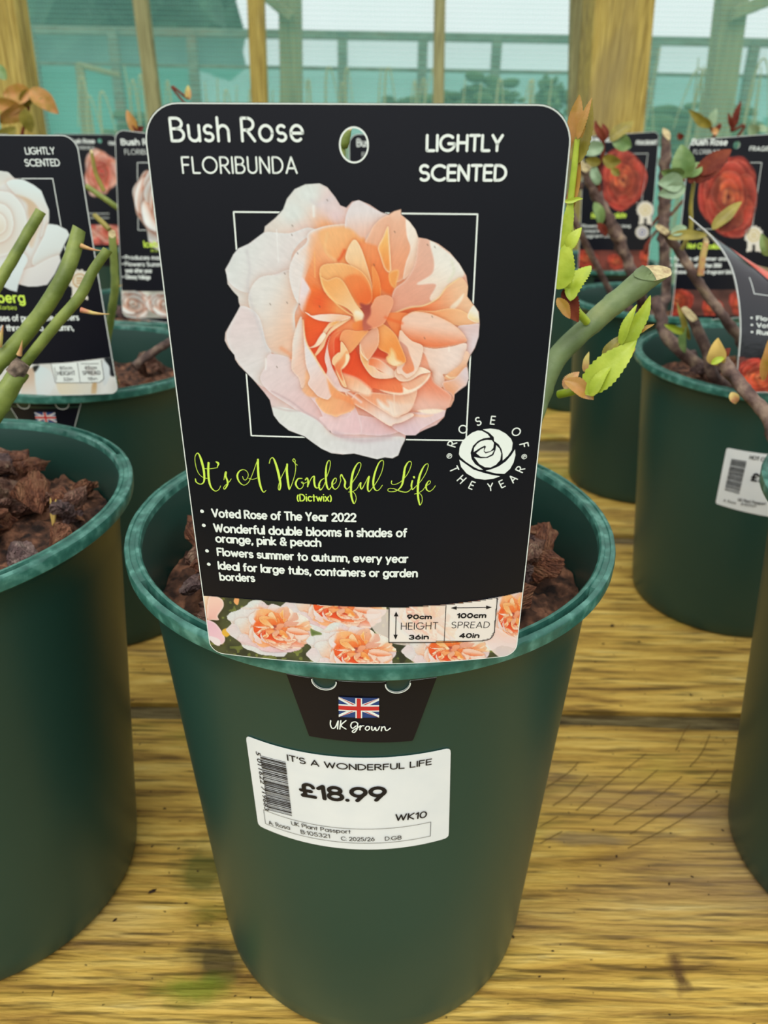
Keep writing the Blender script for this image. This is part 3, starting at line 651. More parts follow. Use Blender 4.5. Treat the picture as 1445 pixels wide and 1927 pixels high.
ROSE = paint_peach_rose(3.2)
def stamp(cv, cx, cy, sx, sy, rot=0.0, src=None, dim=1.0, hx=810, hy=770):
    """lay the big rose into another picture with its heart at (cx, cy)"""
    src = src or ROSE
    c, s = math.cos(rot), math.sin(rot); dx, dy = cv.X-cx, cv.Y-cy
    X = (dx*c+dy*s)/sx+hx; Y = (-dx*s+dy*c)/sy+hy
    i = (X-src.x[0])/src.step; j = (Y-src.y[0])/src.step
    ok = (i >= 0) & (j >= 0) & (i < len(src.x)-1.01) & (j < len(src.y)-1.01)
    i = np.clip(i, 0, len(src.x)-1.02); j = np.clip(j, 0, len(src.y)-1.02); i0 = i.astype(int); j0 = j.astype(int)
    fi = (i-i0)[..., None]; fj = (j-j0)[..., None]
    def bl(Q): return (Q[j0, i0]*(1-fi)+Q[j0, i0+1]*fi)*(1-fj)+(Q[j0+1, i0]*(1-fi)+Q[j0+1, i0+1]*fi)*fj
    rgb = bl(src.rgb)*dim; al = bl(src.a[..., None])*ok[..., None]
    cv.rgb = cv.rgb*(1-al)+rgb*al

def paint_round_rose(pal, seed=1, step=.03, n0=9, lay=7, wob=.1):
    """a full rose seen face on, -1..1; pal = (outer, mid, deep, edge)"""
    r_ = random.Random(seed); cv = Canvas(-1.15, -1.15, 1.15, 1.15, step)
    out = []
    for k in range(22):
        t = 2*math.pi*k/22; r = 1+wob*math.sin(3*t+seed)+r_.uniform(-wob, wob)*.6
        out.append((r*math.cos(t), r*math.sin(t)))
    P = smooth_closed(out); D = seg_dist(cv.X, cv.Y, P); I = inside(cv.X, cv.Y, P)
    cv.a = np.clip(.5+np.where(I, D, -D)/step, 0, 1); o, m, d, e_ = [np.array(c, float) for c in pal]
    cv.rgb[:] = o
    for L_ in range(lay):
        R = 1.02-L_*.92/lay; n = max(3, n0-L_); ph = r_.uniform(0, 6)
        f = L_/(lay-1); cx_ = r_.uniform(-.09, .09)*(L_ > 0); cy_ = r_.uniform(-.09, .09)*(L_ > 0)
        for k in range(n):
            t = ph+2*math.pi*k/n+r_.uniform(-.2, .2); rr = R*r_.uniform(.9, 1.05); wd = math.pi/n*1.35
            q = []
            for a_, s_ in ((-1, .35), (-.95, .75), (-.6, .97), (0, 1.03), (.6, .95), (.95, .7), (.9, .35), (0, .15)):
                q.append((rr*s_*math.cos(t+a_*wd)+cx_, rr*s_*math.sin(t+a_*wd)+cy_))
            ca = o*(1-f)+m*f; cb = m*(1-f)+d*f
            v = r_.uniform(.8, 1.12)
            cv.poly(q, ca*v, cb*v, ((rr*math.cos(t), rr*math.sin(t)), (rr*.4*math.cos(t), rr*.4*math.sin(t))), edge=e_*(1-.25*f), ew=.035, drop=.45, dw=.07, soft=1.5)
    nz = vnoise(cv.X, cv.Y, .22, seed)-.5+.5*(vnoise(cv.X*1.6, cv.Y*.7, .09, seed+4)-.5)
    cv.rgb = np.clip(cv.rgb*(1+(.34 if pal[0][1] < 100 else .05)*nz[..., None]), 0, 255)
    return cv

RED = paint_round_rose(((158, 60, 52), (184, 78, 54), (222, 128, 78), (206, 108, 88)), 3, .03, 6, 6, .08)
WHITE = paint_round_rose(((226, 232, 230), (230, 230, 226), (226, 218, 202), (240, 243, 241)), 5, .022, 6, 6, .12)
PINK = paint_round_rose(((226, 196, 186), (224, 110, 90), (206, 74, 64), (238, 190, 160)), 9, .05, 7, 5, .1)

def round_picture(name, surf, cv, c_px, r_px, parent, src=None, rot=0, flip=1, off=.00012):
    """a rose picture centred at a pixel of the photograph with radii in pixels (x, y)"""
    c, s = math.cos(rot), math.sin(rot)
    X = c_px[0]+(cv.X*c-cv.Y*s)*r_px[0]*flip; Y = c_px[1]+(cv.X*s+cv.Y*c)*r_px[1]
    return picture(name, surf, (src or surf).uv(np.stack([X, Y], -1)), cv.rgb, cv.a, parent, off)
# ---------------------------------------------------------------- the setting: ground, bench, posts, netting
def wood_mat(name, cols, along='X', scale=5, algae=None, bump=.5, bands=60, cuts=False):
    m = principled(name, cols[0][1], .72, .25); nt, b, new, ln = nodes_of(m)
    t = new('ShaderNodeTexCoord'); mp = new('ShaderNodeMapping')
    st = {'X': (.2, 2.2, 1), 'Z': (3.6, 1.5, .09)}[along]; mp.inputs['Scale'].default_value = st
    ln(t.outputs['Object'], mp.inputs[0])
    n = new('ShaderNodeTexNoise'); n.inputs['Scale'].default_value = scale*8; n.inputs['Detail'].default_value = 9; n.inputs['Roughness'].default_value = .62; n.inputs['Distortion'].default_value = .5
    ln(mp.outputs[0], n.inputs['Vector'])
    r = new('ShaderNodeValToRGB')
    while len(r.color_ramp.elements) < len(cols): r.color_ramp.elements.new(.5)
    for e_, (p, c) in zip(r.color_ramp.elements, cols): e_.position = p; e_.color = c
    ln(n.outputs['Fac'], r.inputs[0]); col = r.outputs[0]
    def mixc(fac, c2, blend='MIX'):
        nonlocal col
        x = new('ShaderNodeMix'); x.data_type = 'RGBA'; x.blend_type = blend; ln(fac, x.inputs['Factor']); ln(col, x.inputs['A']); x.inputs['B'].default_value = c2; col = x.outputs['Result']
    def noise_fac(sc, lo, hi, stretch, detail=5, d=0):
        q = new('ShaderNodeMapping'); q.inputs['Scale'].default_value = stretch; q.inputs['Location'].default_value = (sc*.37, sc*.11, 0); ln(t.outputs['Object'], q.inputs[0])
        k = new('ShaderNodeTexNoise'); k.inputs['Scale'].default_value = sc; k.inputs['Detail'].default_value = detail; k.inputs['Distortion'].default_value = d; ln(q.outputs[0], k.inputs['Vector'])
        g = new('ShaderNodeMapRange'); g.inputs['From Min'].default_value = lo; g.inputs['From Max'].default_value = hi; ln(k.outputs['Fac'], g.inputs['Value']); return g.outputs[0]
    # dark end-grain streaks, grey weathering, green algae
    fine = noise_fac(190, .52, .64, (.1, 1.5, 1) if along == 'X' else (3.5, 1, .04)); 
    f1 = new('ShaderNodeMath'); f1.operation = 'MULTIPLY'; ln(fine, f1.inputs[0]); f1.inputs[1].default_value = .75
    mixc(f1.outputs[0], sRGB(84, 66, 28))
    gre = noise_fac(5.5, .52, .72, (.5, 1.6, 1) if along == 'X' else (1.2, 1.2, .3), 8, .6)
    f2 = new('ShaderNodeMath'); f2.operation = 'MULTIPLY'; ln(gre, f2.inputs[0]); f2.inputs[1].default_value = .62
    mixc(f2.outputs[0], sRGB(140, 116, 88) if along == 'X' else sRGB(136, 124, 92))
    if algae:
        al = noise_fac(7.5, .55, .74, (.6, 1.3, 1), 9, .8)
        f3 = new('ShaderNodeMath'); f3.operation = 'MULTIPLY'; ln(al, f3.inputs[0]); f3.inputs[1].default_value = algae
        mixc(f3.outputs[0], sRGB(128, 134, 36))
        sp = noise_fac(240, .70, .76, (1, 1, 1), 2); mixc(sp, sRGB(52, 40, 20))
    if cuts:
        def spot(x, y, rx, ry, c, k, sc=22):
            sb = new('ShaderNodeVectorMath'); sb.operation = 'SUBTRACT'; nn_ = new('ShaderNodeTexNoise'); nn_.inputs['Scale'].default_value = sc; nn_.inputs['Detail'].default_value = 6; ln(t.outputs['Object'], nn_.inputs['Vector'])
            ln(t.outputs['Object'], sb.inputs[0]); sb.inputs[1].default_value = (x, y, 0); dv = new('ShaderNodeVectorMath'); dv.operation = 'MULTIPLY'; ln(sb.outputs[0], dv.inputs[0]); dv.inputs[1].default_value = (1/rx, 1/ry, 0)
            le_ = new('ShaderNodeVectorMath'); le_.operation = 'LENGTH'; ln(dv.outputs[0], le_.inputs[0]); ad = new('ShaderNodeMath'); ln(le_.outputs['Value'], ad.inputs[0]); 
            n2_ = new('ShaderNodeMath'); n2_.operation = 'MULTIPLY'; ln(nn_.outputs['Fac'], n2_.inputs[0]); n2_.inputs[1].default_value = 1.6; ln(n2_.outputs[0], ad.inputs[1])
            g_ = new('ShaderNodeMapRange'); g_.inputs['From Min'].default_value = 1.35; g_.inputs['From Max'].default_value = 1.0; g_.inputs['To Max'].default_value = k; ln(ad.outputs[0], g_.inputs['Value']); mixc(g_.outputs[0], c)
        q1 = on_z(395, 1800, 0); q2 = on_z(1275, 1830, 0); q3 = on_z(380, 1640, 0); q4 = on_z(1120, 1580, 0)
        spot(q1.x, q1.y, .045, .035, sRGB(58, 52, 30), .85); spot(q3.x, q3.y, .05, .04, sRGB(88, 92, 34), .8); spot(q2.x, q2.y, .016, .024, sRGB(92, 66, 36), .9, 60); spot(q4.x, q4.y, .07, .012, sRGB(126, 108, 78), .7)
        q5 = on_z(350, 1860, 0); spot(q5.x, q5.y, .05, .02, sRGB(112, 128, 30), .8)
    ln(col, b.inputs['Base Color'])
    n3 = new('ShaderNodeTexNoise'); n3.inputs['Scale'].default_value = scale*22; n3.inputs['Detail'].default_value = 8; ln(mp.outputs[0], n3.inputs['Vector'])
    add = new('ShaderNodeMath'); ln(n.outputs['Fac'], add.inputs[0]); ln(n3.outputs['Fac'], add.inputs[1])
    h = add.outputs[0]
    if cuts:
        # shallow saw marks running obliquely over the boards
        q = new('ShaderNodeMapping'); q.inputs['Rotation'].default_value = (0, 0, math.radians(-38)); ln(t.outputs['Object'], q.inputs[0])
        w = new('ShaderNodeTexWave'); w.inputs['Scale'].default_value = 11; w.inputs['Distortion'].default_value = 1.2; w.inputs['Detail'].default_value = 1; w.bands_direction = 'X'; ln(q.outputs[0], w.inputs['Vector'])
        g = new('ShaderNodeMapRange'); g.inputs['From Min'].default_value = .0; g.inputs['From Max'].default_value = .03; g.inputs['To Min'].default_value = 0; g.inputs['To Max'].default_value = 1; ln(w.outputs['Fac'], g.inputs['Value'])
        msk = noise_fac(5, .56, .60, (1, 1, 1), 2)
        mx = new('ShaderNodeMath'); mx.operation = 'SUBTRACT'; mx.inputs[0].default_value = 1; ln(g.outputs[0], mx.inputs[1])
        mm = new('ShaderNodeMath'); mm.operation = 'MULTIPLY'; ln(mx.outputs[0], mm.inputs[0]); ln(msk, mm.inputs[1])
        m5 = new('ShaderNodeMath'); m5.operation = 'MULTIPLY'; ln(mm.outputs[0], m5.inputs[0]); m5.inputs[1].default_value = .0
        mixc(m5.outputs[0], sRGB(80, 62, 30)); ln(col, b.inputs['Base Color'])
    bp = new('ShaderNodeBump'); bp.inputs['Strength'].default_value = bump; bp.inputs['Distance'].default_value = .0045; ln(h, bp.inputs['Height']); ln(bp.outputs[0], b.inputs['Normal'])
    return m

YEL = [(.33, sRGB(112, 84, 36)), (.42, sRGB(176, 140, 62)), (.52, sRGB(204, 168, 78)), (.62, sRGB(222, 190, 100)), (.76, sRGB(240, 222, 150))]
M['plank'] = wood_mat('mossy_yellow_board', YEL, 'X', 5, .85, .7, cuts=True)
M['bearer'] = wood_mat('grey_bearer', [(.35, sRGB(60, 50, 30)), (.5, sRGB(120, 106, 66)), (.7, sRGB(156, 142, 98))], 'X', 12, None, 1)
M['post'] = wood_mat('treated_post', [(.34, sRGB(132, 104, 46)), (.45, sRGB(178, 156, 78)), (.58, sRGB(200, 178, 98)), (.75, sRGB(218, 202, 126))], 'Z', 15, None, .5)
M['batten'] = wood_mat('grey_green_batten', [(.3, sRGB(120, 118, 80)), (.5, sRGB(158, 156, 110)), (.7, sRGB(180, 176, 128))], 'Z', 9, None, .4)
M['far_timber'] = wood_mat('far_timber', [(.3, sRGB(86, 104, 92)), (.6, sRGB(120, 136, 116)), (.8, sRGB(140, 150, 128))], 'X', 4, None, .3)
M['ground'] = noisy('rough_grass', [(.3, sRGB(52, 66, 40)), (.6, sRGB(92, 106, 62)), (.8, sRGB(128, 126, 84))], 3, .9, .5, 12)
M['hedge'] = noisy('hedge_foliage', [(.3, sRGB(28, 50, 38)), (.6, sRGB(52, 84, 62)), (.85, sRGB(84, 116, 84))], 5, .9, .8, 14)
M['shrubs'] = noisy('shrub_foliage', [(.3, sRGB(50, 76, 44)), (.6, sRGB(84, 110, 66)), (.85, sRGB(120, 138, 86))], 9, .9, .8, 24)
M['dry'] = principled('dry_grass', sRGB(186, 178, 128), .8, .2)

def net_mat(name, clear, cloth, band=0, mesh=420):
    """woven shade netting: part open weave, part translucent green thread"""
    m = bpy.data.materials.new(name); m.use_nodes = True; nt = m.node_tree; nt.nodes.clear(); new, ln = nt.nodes.new, nt.links.new
    out = new('ShaderNodeOutputMaterial'); mix = new('ShaderNodeMixShader'); tr = new('ShaderNodeBsdfTransparent'); tl = new('ShaderNodeBsdfTranslucent'); df = new('ShaderNodeBsdfDiffuse'); m2 = new('ShaderNodeMixShader')
    tl.inputs['Color'].default_value = cloth; df.inputs['Color'].default_value = cloth; m2.inputs[0].default_value = .35
    ln(tl.outputs[0], m2.inputs[1]); ln(df.outputs[0], m2.inputs[2])
    t = new('ShaderNodeTexCoord'); sp = new('ShaderNodeSeparateXYZ'); ln(t.outputs['Object'], sp.inputs[0])
    tot = None
    for ax, k, amp in (('Z', mesh*.55, .5), ('X', mesh*.8, .3), ('Z', mesh*1.7, .2)):
        a = new('ShaderNodeMath'); a.operation = 'MULTIPLY'; ln(sp.outputs[ax], a.inputs[0]); a.inputs[1].default_value = k
        b = new('ShaderNodeMath'); b.operation = 'SINE'; ln(a.outputs[0], b.inputs[0])
        c = new('ShaderNodeMath'); c.operation = 'MULTIPLY'; ln(b.outputs[0], c.inputs[0]); c.inputs[1].default_value = amp*band
        if tot is None: tot = c.outputs[0]
        else:
            d = new('ShaderNodeMath'); ln(tot, d.inputs[0]); ln(c.outputs[0], d.inputs[1]); tot = d.outputs[0]
    n = new('ShaderNodeTexNoise'); n.inputs['Scale'].default_value = 3; n.inputs['Detail'].default_value = 4; ln(t.outputs['Object'], n.inputs['Vector'])
    nr = new('ShaderNodeMapRange'); nr.inputs['To Min'].default_value = 1-clear-.05; nr.inputs['To Max'].default_value = 1-clear+.05; ln(n.outputs['Fac'], nr.inputs['Value'])
    d = new('ShaderNodeMath'); d.use_clamp = True; ln(tot, d.inputs[0]); ln(nr.outputs[0], d.inputs[1])
    ln(d.outputs[0], mix.inputs[0]); ln(tr.outputs[0], mix.inputs[1]); ln(m2.outputs[0], mix.inputs[2]); ln(mix.outputs[0], out.inputs[0])
    return m
M['net'] = net_mat('green_shade_net', .66, (.34, .76, .64, 1), .12, 900)
M['net2'] = net_mat('pale_wind_net', .62, (.42, .78, .72, 1), .05, 500)
M['net3'] = net_mat('dense_green_net', .30, (.16, .66, .54, 1), .04, 500)

mb = MB(); mb.box((-30, -20, -.78), (30, 40, -.72)); g = mb.build('floor', M['ground']); tag(g, kind='structure')

bench = empty('slatted_bench', (0, .8, -.05), 'mossy yellow-brown wooden bench of wide boards that carries all the rose pots', 'bench')
def plank(y0, y1, x0=-1.15, x1=1.25, th=.034, dz=0.0, seed=0):
    r_ = random.Random(seed); m = MB(); nx, ny = 90, 14; vs = []
    for j in range(ny+1):
        for i in range(nx+1):
            x = x0+(x1-x0)*i/nx; y = y0+(y1-y0)*j/ny
            ed = min(j, ny-j)/ny; yy = y+(.0022*noise.noise(Vector((x*9, seed*3+j, 0))) if j in (0, ny) else 0)
            z = dz+.0004*noise.noise(Vector((x*6, y*30, seed)))-(.0035 if j in (0, ny) else 0)
            vs.append((x, yy, z))
    fs = [(j*(nx+1)+i, j*(nx+1)+i+1, (j+1)*(nx+1)+i+1, (j+1)*(nx+1)+i) for j in range(ny) for i in range(nx)]
    m.add(vs, fs); n0 = len(vs)
    for j, rev in ((0, False), (ny, True)):
        for i in range(nx):
            a = vs[j*(nx+1)+i]; b = vs[j*(nx+1)+i+1]
            q = [a, b, (b[0], b[1], -th), (a[0], a[1], -th)]
            m.add(q, [(3, 2, 1, 0)] if not rev else [(0, 1, 2, 3)])
    m.add([(x0, y0, -th), (x1, y0, -th), (x1, y1, -th), (x0, y1, -th)], [(3, 2, 1, 0)])
    o = m.build('plank', M['plank'], smooth=True)
    o.data.materials[0] = M['plank']
    adopt(o, bench)
for k, (a, b) in enumerate([(-.12, .188), (.2, .481), (.5, .798), (.822, 1.106), (1.166, 1.44), (1.46, 1.74)]): plank(a, b, seed=k)
for a, b in ((.47, .512), (.785, .835), (1.09, 1.18)):
    m = MB(); m.box((-1.15, a, -.05), (1.25, b, -.008)); adopt(m.build('packing_strip', M['bearer']), bench)
for x in (-1.0, 0.0, 1.1):
    m = MB(); m.box((x-.04, -.1, -.125), (x+.04, 1.72, -.05)); adopt(m.build('bearer', M['bearer']), bench)
    for y in (0.0, 1.6):
        m = MB(); m.box((x-.035, y, -.72), (x+.035, y+.07, -.125)); adopt(m.build('leg', M['bearer']), bench)

M['saw'] = principled('dark_saw_cut', sRGB(98, 76, 38), .9, .1)
def mark(pts, w):
    P = [on_z(960+x/2.666, 1204+y/2.666, 0) for x, y in pts]; v, f = ribbon(smooth_open([(p.x, p.y) for p in P], 6), w)
    m = MB(); m.add([(a, b, .00075) for a, b in v], f); adopt(m.build('saw_mark', M['saw']), bench)
for q in ([(180,745),(290,670),(345,615)], [(215,835),(300,775),(390,680)], [(330,860),(520,700),(680,575)], [(400,905),(560,800),(740,655)], [(520,930),(740,790),(860,690)], [(600,980),(800,850),(960,740),(1040,655)], [(590,1050),(800,940),(930,860),(1050,780)], [(830,560),(870,470),(900,430)], [(900,640),(960,570),(1000,480)], [(150,940),(240,890)], [(150,1025),(260,965)]): mark(q, .0005)

def beam(name, p, q, w, d, mat, label, cat='post', group=None, parent=None):
    """a straight sawn timber from p to q, w wide across the view and d deep"""
    p, q = Vector(p), Vector(q); ax = (q-p).normalized(); side = Vector((1, 0, 0)); side = (side-ax*side.dot(ax)).normalized() if abs(ax.x) < .9 else Vector((0, 0, 1))
    dp = ax.cross(side).normalized(); m = MB(); n = 10; e_ = .004; vs = []
    prof = [(-w/2+e_, -d/2), (w/2-e_, -d/2), (w/2, -d/2+e_), (w/2, d/2-e_), (w/2-e_, d/2), (-w/2+e_, d/2), (-w/2, d/2-e_), (-w/2, -d/2+e_)]
    for i in range(n+1):
        c = p.lerp(q, i/n)
        for a, b in prof: vs.append(c+side*(a+.0015*noise.noise(c*4+Vector((a*9, 0, 0))))+dp*b)
    fs = [(i*8+k, i*8+(k+1) % 8, (i+1)*8+(k+1) % 8, (i+1)*8+k) for i in range(n) for k in range(8)]
    fs += [tuple(reversed(range(8))), tuple(n*8+k for k in range(8))]
    m.add(vs, fs); me_o = m.build(name, mat)
    c = Vector(p); me_o.data.transform(Matrix.Translation(-c)); me_o.location = c
    if parent: adopt(me_o, parent)
    else: tag(me_o, label, cat, group)
    return me_o

def post_px(name, xt, xb, yb, w_px, Y, mat, label, z0=-.72, z1=1.35, d=None, group=None):
    """post whose middle passes the pixels (xt, 0) and (xb, yb) at the distance Y"""
    a = at(xb, yb, Y); b = at(xt, 0, Y); s = (b.x-a.x)/(b.z-a.z); w = px_size(w_px, Y)*.985
    return beam(name, (a.x+s*(z0-a.z), Y, z0), (a.x+s*(z1-a.z), Y, z1), w, d or w, mat, label, 'post', group)

post_px('timber_post', 6, 30, 150, 62, 1.86, M['post'], 'thick yellow-brown square timber post at the far left edge behind the bench')
post_px('timber_post', 1163, 1146, 230, 104, 1.90, M['post'], 'thickest square timber post, golden with dark grain, right of the big label')
post_px('timber_post', 1090, 1085, 180, 30, 2.1, M['batten'], 'narrow greyer timber post tight against the left side of the thickest golden post')
post_px('netting_post', 265, 289, 190, 25, 2.55, M['batten'], 'slim pale timber post before the netting, first left of the big label top')
post_px('netting_post', 482, 489, 190, 29, 2.55, M['post'], 'slim yellowish timber post before the netting, over the left half of the big label')
post_px('netting_post', 827, 825, 190, 20, 2.55, M['batten'], 'thinnest timber post before the netting, over the right half of the big label')
post_px('netting_post', 546, 549, 190, 38, 2.9, M['batten'], 'broader post seen hazily through the netting beside the slim yellowish one')
post_px('netting_post', 1376, 1355, 170, 46, 2.9, M['batten'], 'broad greenish post seen through the netting at the upper right, with a brace')
def brace(a, b, w, Y, label, mat='batten'):
    return beam('diagonal_brace', at(*a, Y), at(*b, Y), px_size(w, Y), .03, M[mat], label, 'brace')
brace((440, -60), (548, 34), 16, 2.84, 'dark diagonal brace running up left from the broader hazy post')
brace((1376, 28), (1500, -22), 22, 2.84, 'brace running up right from the broad greenish post')

def sheet(name, x0, x1, Y, z0, z1, mat, label=None, cat=None, wav=.004, nx=120):
    m = MB(); vs = []; nz = 30
    for j in range(nz+1):
        for i in range(nx+1):
            x = x0+(x1-x0)*i/nx; z = z0+(z1-z0)*j/nz
            vs.append((x, Y+wav*noise.noise(Vector((x*1.5, z*3, Y)))*3, z))
    m.add(vs, [(j*(nx+1)+i, j*(nx+1)+i+1, (j+1)*(nx+1)+i+1, (j+1)*(nx+1)+i) for j in range(nz) for i in range(nx)])
    o = m.build(name, mat, smooth=True)
    return o
o = sheet('wall_back', -3.4, 3.6, 2.66, -.72, 2.3, M['net']); tag(o, kind='structure')
fy = 4.6
pz = lambda y, Y=fy: at(700, y, Y).z
o = sheet('wind_netting', -6, 6.5, fy+.03, -.72, pz(68), M['net2']); tag(o, 'pale upper strip of wind netting on the far fence, seen through the green netting', 'netting')
o = sheet('wind_netting', -6, 6.5, fy+.06, -.72, pz(131), M['net3']); tag(o, 'denser teal lower strip of wind netting on the far fence', 'netting')
far = empty('far_fence', (0, fy, -.72), 'far fence of thin grey-green rails and short posts beyond the netting', 'fence')
for y, w in ((68, 13), (131, 5)):
    m = MB(); h = px_size(w, fy)/2; m.box((-6, fy-.03, pz(y)-h), (6.5, fy+.01, pz(y)+h)); adopt(m.build('rail', M['far_timber']), far)
for x in (-120, 60, 215, 362, 645, 796, 935, 1233, 1420, 1600):
    a = at(x, 68, fy).x; w = px_size(17, fy)/2; m = MB(); m.box((a-w, fy-.04, -.72), (a+w, fy-.005, pz(64))); adopt(m.build('fence_post', M['far_timber']), far)

def clump(name, c, r, mat, label, cat, seed=0, n=26, group=None, sz=(.28, .5)):
    """a leafy mass grown from many small irregular lumps"""
    r_ = random.Random(seed); bm = bmesh.new()
    for k in range(n):
        q = Vector((r_.gauss(0, .42), r_.gauss(0, .42), r_.gauss(0, .42)) if n < 80 else Vector((r_.gauss(0, 1), r_.gauss(0, 1), r_.gauss(0, 1))).normalized()*r_.uniform(.2, .92)); s_ = r_.uniform(*sz)
        mt = Matrix.Translation((q.x*r[0], q.y*r[1], q.z*r[2])) @ Matrix.Diagonal((r[0]*s_, r[1]*s_, r[2]*s_, 1))
        bmesh.ops.create_icosphere(bm, subdivisions=2 if n > 80 else 3, radius=1, matrix=mt)
    for v in bm.verts:
        v.co += v.normal*.0+Vector([noise.noise(v.co*4+Vector((i*7, seed, 0))) for i in range(3)])*min(r)*.22+Vector([noise.noise(v.co*14+Vector((i*7, seed, 0))) for i in range(3)])*min(r)*.12
    me = bpy.data.meshes.new(name); bm.to_mesh(me); bm.free(); me.materials.append(mat)
    o = bpy.data.objects.new(name, me); o.location = c; COL.objects.link(o)
    st_ = MB(); c = Vector(c); st_.tube([(c.x+.02, c.y, -.73), (c.x-.01, c.y, (c.z-.72)/2), (c.x, c.y, c.z)], [max(.012, r[0]*.03)]*3, 8); adopt(st_.build('stem', M['dry'], smooth=True), o)
    return tag(o, label, cat, group)
clump('tree', (-4.4, 12, 2.2), (2.4, 1.5, 2.4), M['hedge'], 'dark tree mass beyond the far fence behind the left posts', 'tree', 3, 150, None, (.10, .26))
clump('tree', (-11.2, 14.5, 1.9), (2.6, 1.5, 2.6), M['hedge'], 'dark tree mass beyond the far fence at the left edge of the view', 'tree', 4, 120, None, (.10, .26))
clump('bush', (1.9, 14, .55), (1.5, 1, .3), M['hedge'], 'low bush beyond the far fence just left of the thickest golden post', 'bush', 5, 130, None, (.08, .2))
clump('bush', (6.4, 14, .8), (1.5, 1, .4), M['hedge'], 'low bush beyond the far fence at the upper right', 'bush', 6, 130, None, (.08, .2))
# plants growing between the netting and the far fence
for k, (px, py, rx, rz, lb) in enumerate(((915, 168, .20, .11, 'green shrub beyond the netting above the right part of the big label'), (300, 235, .3, .12, 'low greenery beyond the netting left of the big label'), (1330, 225, .5, .13, 'low greenery beyond the netting above the right rose labels'), (780, 190, .22, .08, 'small green plant beyond the netting near the thinnest post'), (1040, 165, .1, .14, 'dark upright plant beyond the netting left of the thickest post'))):
    yk = 3.5+.22*k; c = at(px, py, yk); clump('shrub', (c.x, yk, c.z-rz*.5), (rx, .09, rz), M['shrubs'], lb, 'shrub', 20+k, 110, None, (.07, .2))
    
def grass_tuft(c_px, Y, n, spread, hgt, seed, label):
    r_ = random.Random(seed); t = None; base = at(*c_px, Y); m = MB()
    for k in range(n):
        x0 = base.x+r_.gauss(0, spread*.5); dx = r_.choice((-1, 1))*r_.uniform(.04, .11)*hgt*4; top = base.z+hgt*r_.uniform(.3, 1)
        kind_ = r_.random(); pts = []
        if kind_ < .55:
            for i in range(13):
                a = i/12; pts.append((x0+dx*(a**1.6), Y+r_.uniform(-.002, .002)+k*.004, top-hgt*.9*(2*a-.95)**2-(.5*(1-a) if i == 0 else 0)))
        else:
            for i in range(8):
                a = i/7; pts.append((x0+dx*.25*a*a, Y+k*.004, top-hgt*1.7*(1-a)))
        m.tube(pts, [.0045*(1-.6*i/len(pts)) for i in range(len(pts))], 5)
        p0 = pts[0]; m.tube([(p0[0], p0[1], -.72), p0], .0045, 5)
    return tag(m.build('dry_grass_tuft', M['dry'], smooth=True), label, 'grass')
grass_tuft((160, 210), 3.1, 9, .3, .16, 1, 'tall straw-coloured grass stems beyond the netting, right of the left post')
grass_tuft((650, 185), 3.2, 10, .22, .11, 2, 'arching dry grass beyond the netting above the big label hole')
grass_tuft((1290, 200), 3.1, 16, .42, .2, 3, 'long arching dry grass beyond the netting right of the thickest post')
grass_tuft((420, 190), 3.2, 8, .2, .1, 4, 'sparse dry grass beyond the netting above the left half of the big label')
grass_tuft((900, 185), 3.2, 8, .25, .12, 5, 'dry grass arcs beyond the netting above the right half of the big label')
# dry timber frame seen through the net at the left
fr = empty('low_frame', (at(152, 330, 3.4).x, 3.4, -.72), 'pale crooked timber frame beyond the netting at the left', 'frame')
beam('upright', at(150, 120, 3.4), (at(152, 330, 3.4).x, 3.4, -.72), .03, .03, M['batten'], None, parent=fr)
beam('crossbar', at(148, 122, 3.4), at(225, 142, 3.4), .02, .02, M['batten'], None, parent=fr)

